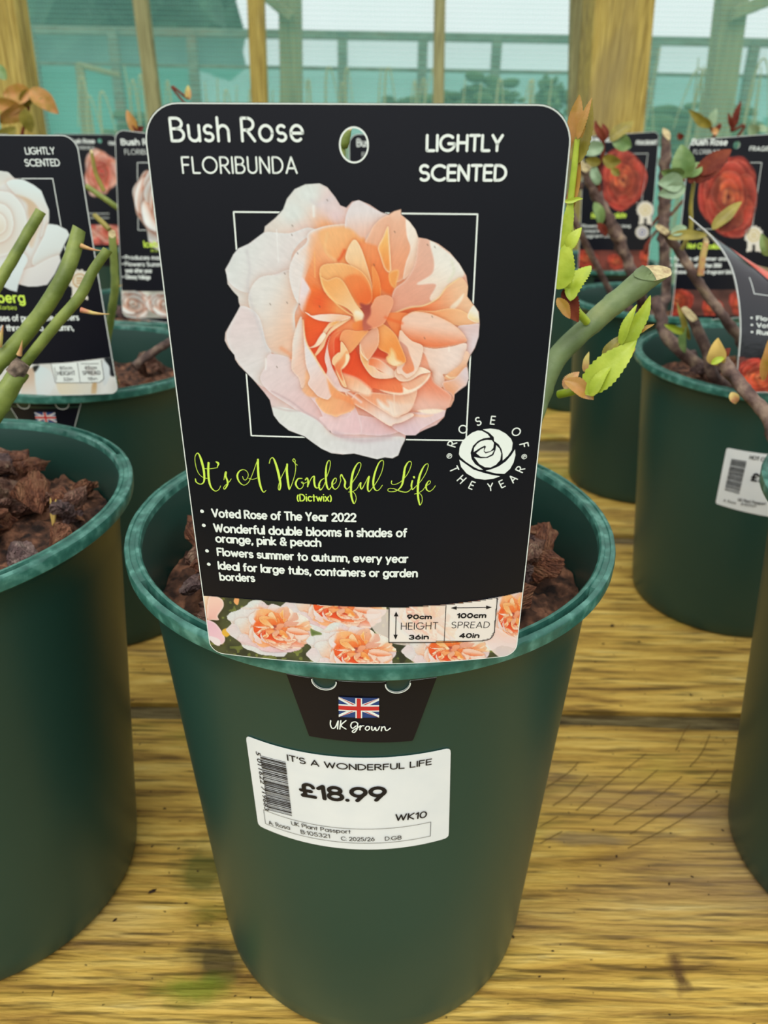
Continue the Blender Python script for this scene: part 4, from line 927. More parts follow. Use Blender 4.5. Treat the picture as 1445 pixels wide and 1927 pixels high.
# ---------------------------------------------------------------- the pots
HP, RB = .2444, .0843
class Pot:
    def __init__(s, rim, lean=(0, 0), tilt=(0, .04)):
        s.cx, s.cy = rim; s.lean = lean; s.tx, s.ty = tilt
    def R(s, z): return RB+(.1037-RB)*np.clip(np.asarray(z, float)/(HP-.012), 0, 1.1)
    def place(s, l):
        l = np.asarray(l, float); z = l[..., 2]; f = z/HP
        return np.stack([l[..., 0]+s.cx+s.lean[0]*(1-f), l[..., 1]+s.cy+s.lean[1]*(1-f), z+f*(s.tx*l[..., 0]+s.ty*l[..., 1])], -1)
    def unplace(s, q):
        q = np.asarray(q, float); z = q[..., 2].copy()
        for _ in range(4):
            f = z/HP; x = q[..., 0]-s.cx-s.lean[0]*(1-f); y = q[..., 1]-s.cy-s.lean[1]*(1-f); z = q[..., 2]-f*(s.tx*x+s.ty*y)
        return np.stack([x, y, z], -1)
    def make(s, label, n=160, slots=((47, 14), (133, 14), (227, 14), (313, 14))):
        s.root = empty('plant_pot', (s.cx+s.lean[0], s.cy+s.lean[1], 0), label, 'plant pot', None)
        body = [(.0005, .0), (RB-.006, 0), (RB-.0018, .0014), (RB, .005)]
        body += [(float(s.R(z)), z) for z in np.linspace(.015, HP-.030, 9)]
        body += [(.1040, HP-.0135), (.1047, HP-.0125), (.1047, HP-.0070), (.1095, HP-.0068)]
        rimp = [(.1095, HP-.0068), (.1114, HP-.0070), (.1122, HP-.0062), (.1125, HP-.0018), (.1122, HP-.0006), (.1114, HP), (.1103, HP), (.1100, HP-.0007), (.1079, HP-.0007), (.1075, HP), (.1062, HP), (.1054, HP-.0008), (.1051, HP-.004)]
        inner = [(.1051, HP-.004), (.1034, HP-.014), (.1020, HP-.03)]+[(float(s.R(z))-.0022, z) for z in np.linspace(HP-.06, .03, 5)]+[(RB-.003, .004), (.0005, .004)]
        def lathe(prof, name, mat, slot=False):
            m = MB(); vs = []
            for r, z in prof:
                for k in range(n):
                    a = 2*math.pi*k/n; zz = z; rr = r
                    if slot and .1077 < r < .1101 and z > HP-.002 and z < HP:
                        d = math.degrees(a)
                        if any(abs((d-c+180) % 360-180) < w for c, w in slots): zz = z-.0062
                    if slot: rr = r+.00018*noise.noise(Vector((math.cos(a)*60, math.sin(a)*60, z*300)))*(1 if z > HP-.002 else 0)
                    vs.append((rr*math.cos(a), rr*math.sin(a), zz))
            fs = [(i*n+k, i*n+(k+1) % n, (i+1)*n+(k+1) % n, (i+1)*n+k) for i in range(len(prof)-1) for k in range(n)]
            m.add(s.place(np.array(vs)), fs); o = m.build(name, mat, smooth=True); adopt(o, s.root)
            me = o.data; me.set_sharp_from_angle(angle=math.radians(38)); return o
        lathe(body, 'pot_body', M['pot']); lathe(rimp, 'pot_rim', M['pot_rim'], True); lathe(inner, 'inner_wall', M['pot'])
        return s

# one of each: rim centre, shift of the foot, tilt of the rim  (all read off the photograph by fitting circles)
PA = Pot((-.006, .333), (.0034, -.0079), (.0032, .0422)).make('green plastic pot in the middle front with a white £18.99 sticker', 220)
PB = Pot((-.2402, .3454), (.0049, -.0058), (.005, .0366)).make('green plastic pot at the left edge, cut off by the photo, with bare green canes', 220)
PC = Pot((-.258, .6442), (-.0023, .0034), (-.0271, .0282)).make('green plastic pot behind the left front one, holding the big white rose label')
PH = Pot((.3362, .684), (.0055, .0015), (.0242, .065)).make('green plastic pot at the right with a white barcode sticker and a curled label')
PK = Pot((.3119, .3568), (0, 0), (0, .03)).make('green plastic pot cut off by the lower right edge of the photo')
PI = Pot((.338, .985), (0, 0), (0, .03)).make('green plastic pot in the right row, second behind the one with the barcode sticker')
PG = Pot((.34, 1.37), (0, 0), (0, .03)).make('green plastic pot farthest back in the right row')
PE = Pot((-.250, .905), (0, 0), (0, .03)).make('green plastic pot third in the left row with the small white rose label')
PF = Pot((-.50, 1.55), (0, 0), (0, .03)).make('green plastic pot at the far left back, with the peach-pink rose label')
PL = Pot((-.56, 1.12), (0, 0), (0, .03)).make('green plastic pot hidden behind the big white rose label')
PM = Pot((.018, .90), (0, 0), (0, .03)).make('green plastic pot straight behind the main label')
PN = Pot((-.23, 1.22), (0, 0), (0, .03)).make('green plastic pot fourth from the front in the left row, a sliver of rim showing')

# ---------------------------------------------------------------- bark
def bark_mesh(seed):
    r_ = random.Random(seed); bm = bmesh.new()
    for k in range(15):
        v = Vector((r_.uniform(-1, 1), r_.uniform(-1, 1), r_.uniform(-1, 1))); v = v.normalized()*r_.uniform(.75, 1.05)
        bm.verts.new((v.x*1.0, v.y*r_.uniform(.5, .75), v.z*r_.uniform(.25, .5)))
    bmesh.ops.convex_hull(bm, input=bm.verts[:]); 
    for v in [v for v in bm.verts if not v.link_faces]: bm.verts.remove(v)
    bmesh.ops.triangulate(bm, faces=bm.faces[:])
    bmesh.ops.subdivide_edges(bm, edges=bm.edges[:], cuts=3, use_grid_fill=True)
    bm.normal_update(); sd = Vector((seed*3.1, 0, 0))
    for v in bm.verts:
        p = Vector((v.co.x*1.2, v.co.y*3.2, v.co.z*3)); v.co += v.normal*(noise.noise(p*1.6+sd)*.13+noise.noise(p*4.5+sd)*.06)
    me = bpy.data.meshes.new('bark_chip'); bm.to_mesh(me); bm.free(); me.materials.append(M[('bark', 'bark2', 'bark3', 'bark')[seed % 4]])
    return me
CHIPS = [bark_mesh(i) for i in range(14)]
def bark_fill(pot, level, nchips, seed, where, smin=.009, smax=.0165, mound=.006):
    r_ = random.Random(seed); m = MB(); nr, na = 50, 170; vs = []
    for i in range(nr+1):
        for k in range(na):
            a = 2*math.pi*k/na; r = .1008*i/nr; x, y = r*math.cos(a), r*math.sin(a)
            z = level-.003+mound*(1-(r/.1)**2)+.004*noise.noise(Vector((x*60, y*60, seed)))+.0035*noise.noise(Vector((x*190, y*190, seed)))+.0022*noise.noise(Vector((x*420, y*420, seed)))
            vs.append((x, y, z))
    m.add(pot.place(np.array(vs)), [(i*na+k, i*na+(k+1) % na, (i+1)*na+(k+1) % na, (i+1)*na+k) for i in range(nr) for k in range(na)])
    tag(m.build('bark_mulch', M['mulch'], smooth=True), 'dark crumbly bark fines filling the %s' % where, 'bark mulch', kind='stuff')
    k = 0; placed = []
    while k < nchips:
        r = math.sqrt(r_.random())*.097; a = r_.uniform(0, 2*math.pi); s_ = r_.uniform(smin, smax)*(1.2 if r_.random() < .15 else 1)
        if r+s_*.75 > .1005: continue
        x, y = r*math.cos(a), r*math.sin(a); lift = 0
        for (qx, qy, qs) in placed:
            if math.hypot(qx-x, qy-y) < (qs+s_)*.62: lift = max(lift, min(qs, s_)*.42)
        placed.append((x, y, s_))
        z = level+mound*(1-(r/.1)**2)+s_*.25+lift
        me = CHIPS[r_.randrange(len(CHIPS))]
        o = bpy.data.objects.new('bark_chip', me); COL.objects.link(o)
        p = pot.place(np.array([x, y, z])); o.location = p
        o.scale = (s_, s_*r_.uniform(.85, 1.15), s_*r_.uniform(.9, 1.4)); o.rotation_euler = (r_.gauss(0, .45), r_.gauss(0, .45), r_.uniform(0, 6.28))
        tag(o, 'rough reddish-brown bark chip lying in the %s' % where, 'bark chip', 'bark chips in the %s' % where); k += 1
bark_fill(PA, .212, 122, 11, 'middle front pot', .011, .020, .013)
bark_fill(PB, .218, 96, 12, 'left edge front pot', .011, .018, .010)
bark_fill(PC, .212, 34, 13, 'pot with the big white rose label', .011, .018)
bark_fill(PH, .214, 26, 14, 'pot with the barcode sticker', .009, .014)
bark_fill(PI, .214, 7, 15, 'second pot of the right row')
bark_fill(PG, .212, 3, 16, 'farthest pot of the right row')
bark_fill(PE, .214, 6, 17, 'third pot of the left row')
bark_fill(PK, .212, 4, 18, 'lower right edge pot')
# ---------------------------------------------------------------- plant labels
def rounded_outline(W, H, r_top, r_bot, n=10):
    o = []
    for cx, cy, r, a in ((r_bot, r_bot, r_bot, 180), (W-r_bot, r_bot, r_bot, 270), (W-r_top, H-r_top, r_top, 0), (r_top, H-r_top, r_top, 90)):
        for k in range(n+1):
            t = math.radians(a+90*k/n); o.append((cx+r*math.cos(t), cy+r*math.sin(t)))
    return np.array(o)

def nearest_on(P, q):
    best = None; bd = 1e18; n = len(P)
    for i in range(n):
        a = P[i]; d = P[(i+1) % n]-a; t = min(1, max(0, ((q-a)@d)/(d@d+1e-12))); c = a+t*d; e_ = ((q-c)**2).sum()
        if e_ < bd: bd = e_; best = c
    return best

def card(surf, outline, holes, parent, step=1.6, th=.0005, name='card', front='black'):
    """a thin card in the surface's millimetres, black face, white core showing at its cut edges"""
    x0, y0 = outline.min(0); x1, y1 = outline.max(0); nx = int((x1-x0)/step)+2; ny = int((y1-y0)/step)+2
    X, Y = np.meshgrid(np.linspace(x0-.3, x1+.3, nx), np.linspace(y0-.3, y1+.3, ny))
    def ok(x, y):
        r = inside(x, y, outline)
        for h in holes: r &= ~inside(x, y, h)
        return r
    cx = (X[:-1, :-1]+X[1:, 1:])/2; cy = (Y[:-1, :-1]+Y[1:, 1:])/2; F = ok(cx, cy)
    idx = np.arange(nx*ny).reshape(ny, nx); q = []
    for j, i in zip(*np.nonzero(F)): q.append((idx[j, i], idx[j, i+1], idx[j+1, i+1], idx[j+1, i]))
    ec = {}
    for f in q:
        for k in range(4):
            e_ = (f[k], f[(k+1) % 4]); ec[e_] = 1
    border = [e_ for e_ in ec if (e_[1], e_[0]) not in ec]
    V = np.stack([X.ravel(), Y.ravel()], -1)
    for v in {w for e_ in border for w in e_}:
        c = [nearest_on(P, V[v]) for P in [outline]+holes]; d = [((k-V[v])**2).sum() for k in c]; V[v] = c[int(np.argmin(d))]
    used = sorted({w for f in q for w in f}); mp = {w: i for i, w in enumerate(used)}; U = V[used]; n = len(used)
    fr = surf.P(U, 0); bk = surf.P(U, -th)
    mb_ = MB(); mb_.add(list(fr)+list(bk), [tuple(mp[w] for w in f) for f in q], 0)
    o = len(mb_.v)-2*n
    mb_.f += [tuple(o+n+mp[w] for w in reversed(f)) for f in q]; mb_.m += [1]*len(q)
    mb_.f += [(o+mp[a], o+mp[b], o+n+mp[b], o+n+mp[a])[::-1] for a, b in border]; mb_.m += [1]*len(border)
    ob = mb_.build(name, [M[front], M['card_edge']]); adopt(ob, parent); return ob

def ring_line(pr, P, w, mi=0, off=.0002):
    P = np.vstack([P, P[:1]]); Q = []
    for i in range(len(P)-1):
        m_ = max(1, int(np.hypot(*(P[i+1]-P[i]))/2.5)); Q += [P[i]+(P[i+1]-P[i])*k/m_ for k in range(m_)]
    pr.stroke(np.array(Q+[P[-1]]), w, off, mi)

def circle(c, rx, ry=None, n=32):
    ry = ry or rx; return np.array([(c[0]+rx*math.cos(2*math.pi*k/n), c[1]+ry*math.sin(2*math.pi*k/n)) for k in range(n)])

def union_flag(pr, bl, br, tr, tl, off=.0004):
    """mi 0 = blue, 1 = white, 2 = red"""
    bl, br, tr, tl = [np.array(q, float) for q in (bl, br, tr, tl)]
    def m(x, y): a, b = x/60, y/30; return (bl*(1-a)+br*a)*(1-b)+(tl*(1-a)+tr*a)*b
    def poly(pts, o, mi): pr.put([m(*p) for p in pts], [tuple(range(len(pts)))], o, mi)
    for i in range(6): poly([(i*10, 0), (i*10+10, 0), (i*10+10, 30), (i*10, 30)], off, 0)
    for a, b in (((0, 0), (60, 30)), ((0, 30), (60, 0))):
        s = 1 if b[1] > a[1] else -1
        for hw, mi, o, sh in ((3.3, 1, off+.0001, 0), (1.0, 2, off+.0002, -1.0)):
            for t0, t1 in ((0, .5), (.5, 1)):
                k = sh if t0 == 0 else -sh
                p = []
                for t, w in ((t0, -hw), (t1, -hw), (t1, hw), (t0, hw)):
                    x = 60*t; y = a[1]+(b[1]-a[1])*t+w*1.1+k*s*1.0
                    p.append((x, min(30, max(0, y))))
                poly(p, o, mi)
    for hw, mi, o in ((5, 1, off+.0003), (3, 2, off+.0004)):
        for i in range(6): poly([(i*10, 15-hw), (i*10+10, 15-hw), (i*10+10, 15+hw), (i*10, 15+hw)], o, mi)
        poly([(30-hw, 0), (30+hw, 0), (30+hw, 30), (30-hw, 30)], o, mi)

def tongue(pot, label_root, mm, name='tongue', flag=True):
    """the narrow foot of a label, pushed through the rim slot and hanging against the pot wall; mm = uv offset of its middle"""
    ps = PotSurf(pot); z = lambda y: (HP-.0135)*1000-y
    out = np.array([(-30.5, z(-.5)), (-22.5, z(22.5)), (22.5, z(22.5)), (30.5, z(-.5))], float)+np.array([mm, 0])
    out = np.array([out[0]+(out[1]-out[0])*k/8 for k in range(8)]+[out[1]+(out[2]-out[1])*k/8 for k in range(8)]+[out[2]+(out[3]-out[2])*k/8 for k in range(8)]+[out[3]+(out[0]-out[3])*k/8 for k in range(8)])
    return ps, out

# ===== the main label
LA = CardSurf(-.0065, .2213, .2401, .108, .1718, -.021, -.0022, .0113, .006)
main = empty('plant_label', (-.0065, .2213, .2401), 'large black bush rose label with a big peach rose, standing in the middle front pot', 'plant label')
hole_c = LA.uv([[666, 273]])[0]; hole = circle(hole_c, 3.45, 3.9)
card(LA, rounded_outline(108, 171.8, 9.0, 4.6), [hole], main, 1.2)
pr = Print(LA); pr.mb = MB()
ol = rounded_outline(108, 171.8, 9.0, 4.6); c0 = ol.mean(0)
ring_line(pr, c0+(ol-c0)*np.array([.9955, .997]), .28); ring_line(pr, circle(hole_c, 3.6, 4.05), .42)
pr.build('white_border_line', M['white'], main)
# pictures
ph = picture('rose_picture', LA, LA.uv(np.stack([400+ROSE.X/2.779, 320+ROSE.Y/2.779], -1)), ROSE.rgb, ROSE.a, main, .0003)
ARC = [(372, 1120), (430, 1124.5), (500, 1130), (560, 1135), (620, 1139.5), (690, 1142.5), (760, 1142), (840, 1137.5), (900, 1130), (950, 1121), (992, 1111)]
def strip_canvas():
    cv = Canvas(372, 1108, 994, 1256, 1.15)
    uvs = LA.uv(np.stack([cv.X, cv.Y], -1)); ya = np.interp(cv.X, [p[0] for p in ARC], [p[1] for p in ARC])
    n = vnoise(cv.X, cv.Y, 14, 2); cv.rgb = np.array([86, 90, 58])*(1-n[..., None])+np.array([52, 56, 44])*n[..., None]; cv.a[:] = 1
    n2 = vnoise(cv.X, cv.Y, 7, 9); cv.rgb += (n2[..., None] > .72)*np.array([40, 44, 12.])
    # pale petals in the gaps between the blooms
    cv.poly([(372,1118),(395,1120),(402,1150),(392,1168),(378,1160)], (248,226,196), (246,206,190), ((380,1120),(395,1165)), edge=(250,232,214), ew=3)
    cv.poly([(394,1122),(416,1126),(421,1140),(410,1158),(412,1166),(400,1166),(390,1162)], (246,206,190), (240,190,180), ((400,1125),(408,1162)), edge=(248,224,214), ew=2, drop=.3, dw=3)
    cv.poly([(384,1168),(405,1172),(422,1196),(422,1208),(412,1212),(392,1200)], (236,190,206), (240,200,210), ((390,1172),(415,1208)), edge=(244,216,222), ew=2, drop=.3, dw=3)
    cv.poly([(390,1196),(412,1202),(414,1214),(404,1212)], (238,226,230))
    cv.poly([(443,1124),(450,1126),(447,1138),(440,1132)], (240,170,110))
    cv.poly([(420,1184),(432,1182),(434,1192),(426,1198),(418,1192)], (232,180,70))
    stamp(cv, 640, 1140, .150, .075, .05); stamp(cv, 880, 1150, .16, .09, 3.4, dim=1.04)
    cv.poly([(690,1150),(740,1146),(840,1142),(932,1130),(932,1200),(850,1212),(760,1214),(712,1196)], (238,224,220), (244,214,196), ((720,1190),(800,1150)), a=.82)
    stamp(cv, 518, 1181, .124, .073, .04); stamp(cv, 671, 1223, .128, .075, .0)
    cv.poly([(584,1182),(592,1186),(604,1190),(605,1194),(594,1195),(586,1196)], (96,116,66), edge=(150,160,110), ew=2)
    cv.poly([(752,1223),(768,1226),(766,1236),(758,1248),(752,1244)], (52,54,44))
    stamp(cv, 966, 1158, .085, .082, .1); stamp(cv, 848, 1221, .125, .072, .04)
    cv.poly([(930,1180),(960,1196),(976,1204),(980,1230),(950,1240),(925,1224),(912,1200)], (244,214,204), (236,222,226), ((950,1190),(950,1236)), edge=(246,226,220), ew=3, a=.9)
    # keep only what lies on the card below the sweeping edge
    ins = np.minimum(np.clip((cv.Y-ya)/1.15+.5, 0, 1), 1)
    r5 = rounded_outline(107.5, 171.8, 9, 4.5)+np.array([.25, .2]); D = seg_dist(uvs[..., 0], uvs[..., 1], r5); I = inside(uvs[..., 0], uvs[..., 1], r5)
    cv.a = ins*np.clip(.5+np.where(I, D, -D)/.22, 0, 1); cv.rgb = np.clip(cv.rgb*1.0, 0, 255)
    return cv, uvs, I
cv, uvs, I = strip_canvas()
a2 = np.where(I, cv.a, 0)
picture('rose_strip_picture', LA, uvs, cv.rgb, a2, main, .00016, keep=.3)
# white size panel printed over the strip
pr = Print(LA)
bx = [(733, 1144), (732, 1207.5), (908, 1203.5), (921, 1200), (928.5, 1189), (934.5, 1127)]
cvb = Canvas(731, 1124, 936, 1210, 2.0); uvb = LA.uv(np.stack([cvb.X, cvb.Y], -1)); cvb.a[:] = 1; cvb.rgb[:] = (240, 228, 220)
stamp(cvb, 800, 1160, .12, .07, .6); cvb.rgb = cvb.rgb*.30+np.array([240, 234, 226])*.70
ya = np.interp(cvb.X, [p[0] for p in ARC], [p[1] for p in ARC])
PB_ = np.array([(732, 1100), (731.6, 1208), (909, 1204), (922, 1200), (929, 1188.6), (937, 1100)], float)
Db = seg_dist(cvb.X, cvb.Y, PB_); Ib = inside(cvb.X, cvb.Y, PB_)
cvb.a = np.where(Ib & (cvb.Y > ya+.6), 1., 0.)
box = empty('size_panel', main.location, None, None); box.parent = main; box.matrix_parent_inverse = Matrix.Translation(-main.location); 
picture('panel_ground', LA, uvb, cvb.rgb, cvb.a, box, .0003, keep=.5)
def size_box(pr, h, w, hi, wi):
    pr.polyline([(732.5, 1143), (731.6, 1208.3)], .22, .00042); pr.polyline([(731.6, 1208.3), (909, 1204.3)], .22, .00042)
    pr.stroke(smooth_open(pr.uv([(909, 1204.3), (920, 1202), (927, 1196), (929.8, 1188)]), 5), .22, .00042)
    pr.polyline([(929.8, 1188), (935.8, 1124)], .22, .00042); pr.polyline([(839, 1139.5), (835.7, 1206)], .22, .00042)
    pr.polyline([(745.3, 1154), (744.3, 1198)], .28, .00042); pr.polyline([(853, 1142.6), (921, 1141.7)], .28, .00042)
    for tri in ([(745.3, 1149.5), (741.2, 1158.5), (749.6, 1158.5)], [(744.2, 1202), (740.2, 1193), (748.4, 1193)], [(848, 1142.8), (859, 1139.4), (859, 1146.2)], [(925.5, 1141.5), (914.5, 1138.2), (914.5, 1145.2)]):
        pr.blob(tri, .00044, sm=False)
    pr.text(h, (765.3, 1164.2), (812.2, 1164.2), (765.3, 1154.8), .25, off=.00042); pr.text('HEIGHT', (754.2, 1183.9), (823.9, 1182.6), (754.2, 1170.4), .09, off=.00042)
    pr.text(hi, (769, 1202.7), (806.7, 1201.9), (769, 1193.2), .24, off=.00042)
    pr.text(w, (858.9, 1162.4), (914.3, 1161.6), (858.9, 1152.6), .25, off=.00042); pr.text('SPREAD', (848.7, 1181), (920.3, 1180.4), (848.7, 1168.6), .09, off=.00042)
    pr.text(wi, (863.3, 1199.6), (901.4, 1199.4), (863.3, 1190), .24, off=.00042)
pr = Print(LA); size_box(pr, '90cm', '100cm', '36in', '40in'); pr.build('panel_lettering', M['ink'], box)

def heading(surf, src, parent, bold=.12, kind='FLORIBUNDA'):
    pr = Print(surf, src)
    pr.text('Bush Rose', (321.8, 268), (573, 268), (321.8, 219.5), bold); pr.text(kind, (343.6, 327.3), (560.5, 327.3), (343.6, 294), bold-.01)
    return pr.build('heading', M['white'], parent)
heading(LA, LA, main)
pr = Print(LA)
pr.text('LIGHTLY', (800.5, 286.3), (946, 286.3), (800.5, 252), .17, .2); pr.text('SCENTED', (788, 342), (953, 342), (788, 308.5), .17, .2)
pr.build('scent_note', M['white'], main)
pr = Print(LA)
for a, b in (((439.8, 398.6), (898.4, 403)), ((439.8, 398.6), (473, 819.3)), ((473, 819.3), (876.8, 828.3)), ((898.4, 403), (876.8, 828.3))): pr.polyline([a, b], .42, .0002)
pr.build('picture_frame_line', M['white'], main)
pr = Print(LA)
SC = {'a': (355, 840, 5.78), 'b': (595, 840, 5.78)}
SCRIPT = [('a', [(75,350,14),(85,385,16),(130,408,10),(165,385,18),(172,330,26),(165,250,28),(140,150,30),(115,85,18),(92,72,10),(70,120,6),(80,210,6),(110,290,6),(160,335,6),(205,345,6)]),
 ('a', [(218,175,26),(215,260,28),(222,360,28),(245,440,22),(290,482,10),(330,465,6),(350,425,6)]), ('a', [(170,238,6),(230,240,6),(315,228,6)]),
 ('a', [(300,165,14),(318,175,30),(325,190,22),(312,222,8)]), ('a', [(385,360,6),(400,290,20),(410,275,18),(405,320,22),(425,380,24),(420,420,20),(395,460,12),(380,450,8),(400,420,6),(440,385,6),(465,350,6)]),
 ('a', [(588,325,8),(600,355,8),(625,360,6),(648,320,6),(640,275,6),(600,250,8),(555,265,14),(530,315,24),(550,380,18),(600,418,8),(650,390,6),(690,310,6),(730,200,6),(755,140,14)]),
 ('a', [(755,140,24),(755,220,28),(762,330,28),(780,420,26),(800,475,18),(820,495,10),(842,475,6)]), ('a', [(655,345,8),(700,355,6),(745,340,6)]),
 ('a', [(878,180,10),(890,135,8),(915,120,10),(935,150,22),(965,240,30),(990,350,30),(1000,420,24),(990,470,14),(975,450,8),(990,380,6),(1020,310,6),(1050,250,8),(1072,190,14)]),
 ('a', [(1072,190,22),(1068,260,28),(1078,360,28),(1090,440,24),(1098,462,12),(1130,390,6),(1158,290,6),(1165,210,6),(1150,170,8),(1132,150,8),(1145,132,10),(1160,150,8),(1160,180,6),(1182,200,6)]),
 ('a', [(1235,345,8),(1190,350,16),(1165,400,24),(1185,445,18),(1215,458,10),(1245,430,8),(1245,390,8),(1225,385,6),(1245,402,6),(1285,385,6)]),
 ('a', [(1270,360,16),(1290,340,14),(1300,380,20),(1295,435,16)]), ('a', [(1298,430,8),(1330,350,8),(1365,320,14),(1365,370,24),(1375,430,22),(1400,450,10),(1430,420,6)]),
 ('b', [(85,345,8),(50,370,14),(30,420,22),(45,470,16),(80,430,6),(110,350,6)]), ('b', [(110,340,8),(140,260,6),(155,180,6),(140,148,8),(115,190,14),(105,280,24),(108,380,24),(120,440,22),(140,465,12),(170,430,6)]),
 ('b', [(165,420,6),(210,390,6),(220,350,8),(200,345,10),(175,390,20),(180,440,18),(210,462,10),(245,430,6),(270,360,6)]), ('b', [(270,370,6),(262,330,10),(275,305,20),(290,330,12),(315,380,24),(310,430,22),(335,462,10),(365,430,6)]),
 ('b', [(360,440,6),(400,380,6),(450,300,6),(485,210,6),(475,172,8),(440,195,14),(400,280,26),(380,400,28),(380,520,26),(400,600,20),(415,618,10),(435,570,6),(425,520,6),(395,490,6),(352,492,8)]), ('b', [(395,490,6),(440,460,6),(475,400,8)]),
 ('b', [(460,420,6),(485,390,16),(480,430,20),(495,460,14),(530,400,6),(565,330,10)]), ('b', [(575,325,20),(562,400,24),(560,460,20),(575,487,12),(610,450,6)]),
 ('b', [(610,450,6),(660,380,6),(710,280,6),(732,180,6),(718,148,8),(680,180,14),(640,280,22),(620,380,26),(630,450,20),(660,478,10),(690,460,6),(720,418,6)]),
 ('b', [(820,372,12),(818,400,8),(850,412,6),(920,380,6),(990,300,6),(1030,210,6),(1030,165,8),(1000,168,12),(965,230,24),(950,330,28),(930,420,22),(880,475,10),(820,490,8),(780,480,6),(790,455,6),(840,455,8),(900,480,10),(970,495,12),(1010,480,8),(1035,450,6)]),
 ('b', [(1045,370,18),(1035,420,22),(1045,465,14),(1085,430,6)]), ('b', [(1062,329,24),(1064,335,24)]),
 ('b', [(1085,430,6),(1140,370,6),(1190,290,6),(1218,210,6),(1205,185,8),(1170,215,14),(1130,300,26),(1108,400,28),(1105,520,26),(1118,605,20),(1130,635,10),(1152,590,6),(1145,530,6),(1110,505,6),(1070,515,8)]), ('b', [(1110,505,6),(1160,470,6),(1195,420,6)]),
 ('b', [(1190,430,6),(1235,400,6),(1240,375,8),(1220,375,10),(1195,420,22),(1200,465,18),(1230,485,10),(1265,465,6),(1295,425,6)])]
mmpx = 109.1/808*1.12
for k, st in SCRIPT:
    ox, oy, sc = SC[k]; P = smooth_open([(ox+q[0]/sc, oy+q[1]/sc) for q in st], 5); w = np.interp(np.linspace(0, 1, len(P)), np.linspace(0, 1, len(st)), [q[2] for q in st])
    pr.stroke(pr.uv(P), np.maximum(w/sc*.92, 1.15)*mmpx)
pr.text('(Dictwix)', (558.8, 943), (624.7, 943.5), (558.8, 928.5), .15)
pr.build('variety_name', M['lime'], main)
pr = Print(LA)
for s_, a, b, t in (('Voted Rose of The Year 2022', (398.8, 973), (670.8, 982), 956), ('Wonderful double blooms in shades of', (402.6, 1001), (765.9, 1010.6), 984), ('orange, pink & peach', (405.9, 1020.4), (605, 1029), 1004),
                    ('Flowers summer to autumn, every year', (408.7, 1045.5), (768.2, 1059), 1029.5), ('Ideal for large tubs, containers or garden', (410.6, 1071), (786, 1086), 1055), ('borders', (413.9, 1092), (481, 1095), 1076.5)):
    pr.text(s_, a, b, (a[0], t), .185, .21)
for c in ((380.5, 961.4), (383.8, 987.8), (389.9, 1035.8), (393.2, 1061)): pr.disc(pr.uv([c])[0], .62)
pr.build('description', M['white'], main)
# the award emblem
pr = Print(LA); ez = lambda L_: [(820+x/7.605, 770+y/7.605) for x, y in L_]
for P in ([(600,300),(660,305),(740,352),(776,400),(680,412),(600,450),(530,520),(495,620),(512,710),(560,780),(640,835),(672,862),(620,860),(540,820),(430,750),(350,680),(330,640),(340,540),(380,450),(440,390),(520,330)],
          [(670,285),(780,272),(900,290),(1000,345),(1075,420),(1098,480),(1085,580),(1030,660),(955,730),(955,640),(940,570),(900,500),(832,450),(828,395),(760,330)],
          [(540,608),(545,550),(590,490),(650,450),(730,435),(800,440),(830,480),(820,550),(780,595),(712,608),(692,590),(717,530),(700,515),(640,545)],
          [(575,625),(640,570),(690,545),(685,600),(710,630),(780,605),(835,580),(800,640),(720,680),(640,675)],
          [(545,680),(640,697),(740,692),(820,655),(852,580),(862,510),(910,560),(935,630),(920,720),(860,790),(780,830),(700,825),(620,780)],
          [(1130,570),(1138,650),(1110,760),(1060,850),(980,920),(860,915),(710,875),(800,852),(900,812),(1000,742),(1080,650)],
          [(333,715),(420,775),(540,860),(680,905),(800,935),(920,955),(820,990),(700,1005),(560,985),(440,915),(360,820)]):
    pr.blob(ez(P), .0003, sm=False)
ctr = pr.uv(ez([(735, 645)]))[0]
for ch, x, y, out in (('R',232,492,1),('O',388,283,1),('S',607,170,1),('E',815,155,1),('O',1150,320,1),('F',1262,512,1),('T',262,855,-1),('H',368,1000,-1),('E',515,1085,-1),('Y',780,1110,-1),('E',945,1065,-1),('A',1100,990,-1),('R',1205,855,-1)):
    c = pr.uv(ez([(x, y)]))[0]; pr.glyph(ch, c, (c-ctr)*out, 2.45, .15)
for x, y in ((193, 665), (1263, 675)):
    c = pr.uv(ez([(x, y)]))[0]; pr.stroke(circle(c, .74)[list(range(32))+[0]], .2); pr.stroke(circle(c, .38)[:24], .2); pr.disc(c, .16)
pr.build('award_emblem', M['white'], main)
# foot of the label with flag
PSA = PotSurf(PA)
tq = PSA.uv([(541, 1271), (583, 1382), (776, 1391), (820, 1280)]); hz = (HP-.0130)*1000
TO = [(tq[0][0], hz)]+[(tq[1][0], tq[1][1])]+[(tq[2][0], tq[2][1])]+[(tq[3][0], hz)]
TO = np.array([np.array(TO[i])+(np.array(TO[(i+1) % 4])-np.array(TO[i]))*k/10 for i in range(4) for k in range(10)])
h1, h2 = PSA.uv([(610.6, 1278), (748, 1284)]); hr = abs(PSA.uv([(632.5, 1278)])[0][0]-h1[0])
ton = card(PSA, TO, [circle(h1, hr), circle(h2, hr)], main, 1.3, .0005, 'tongue')
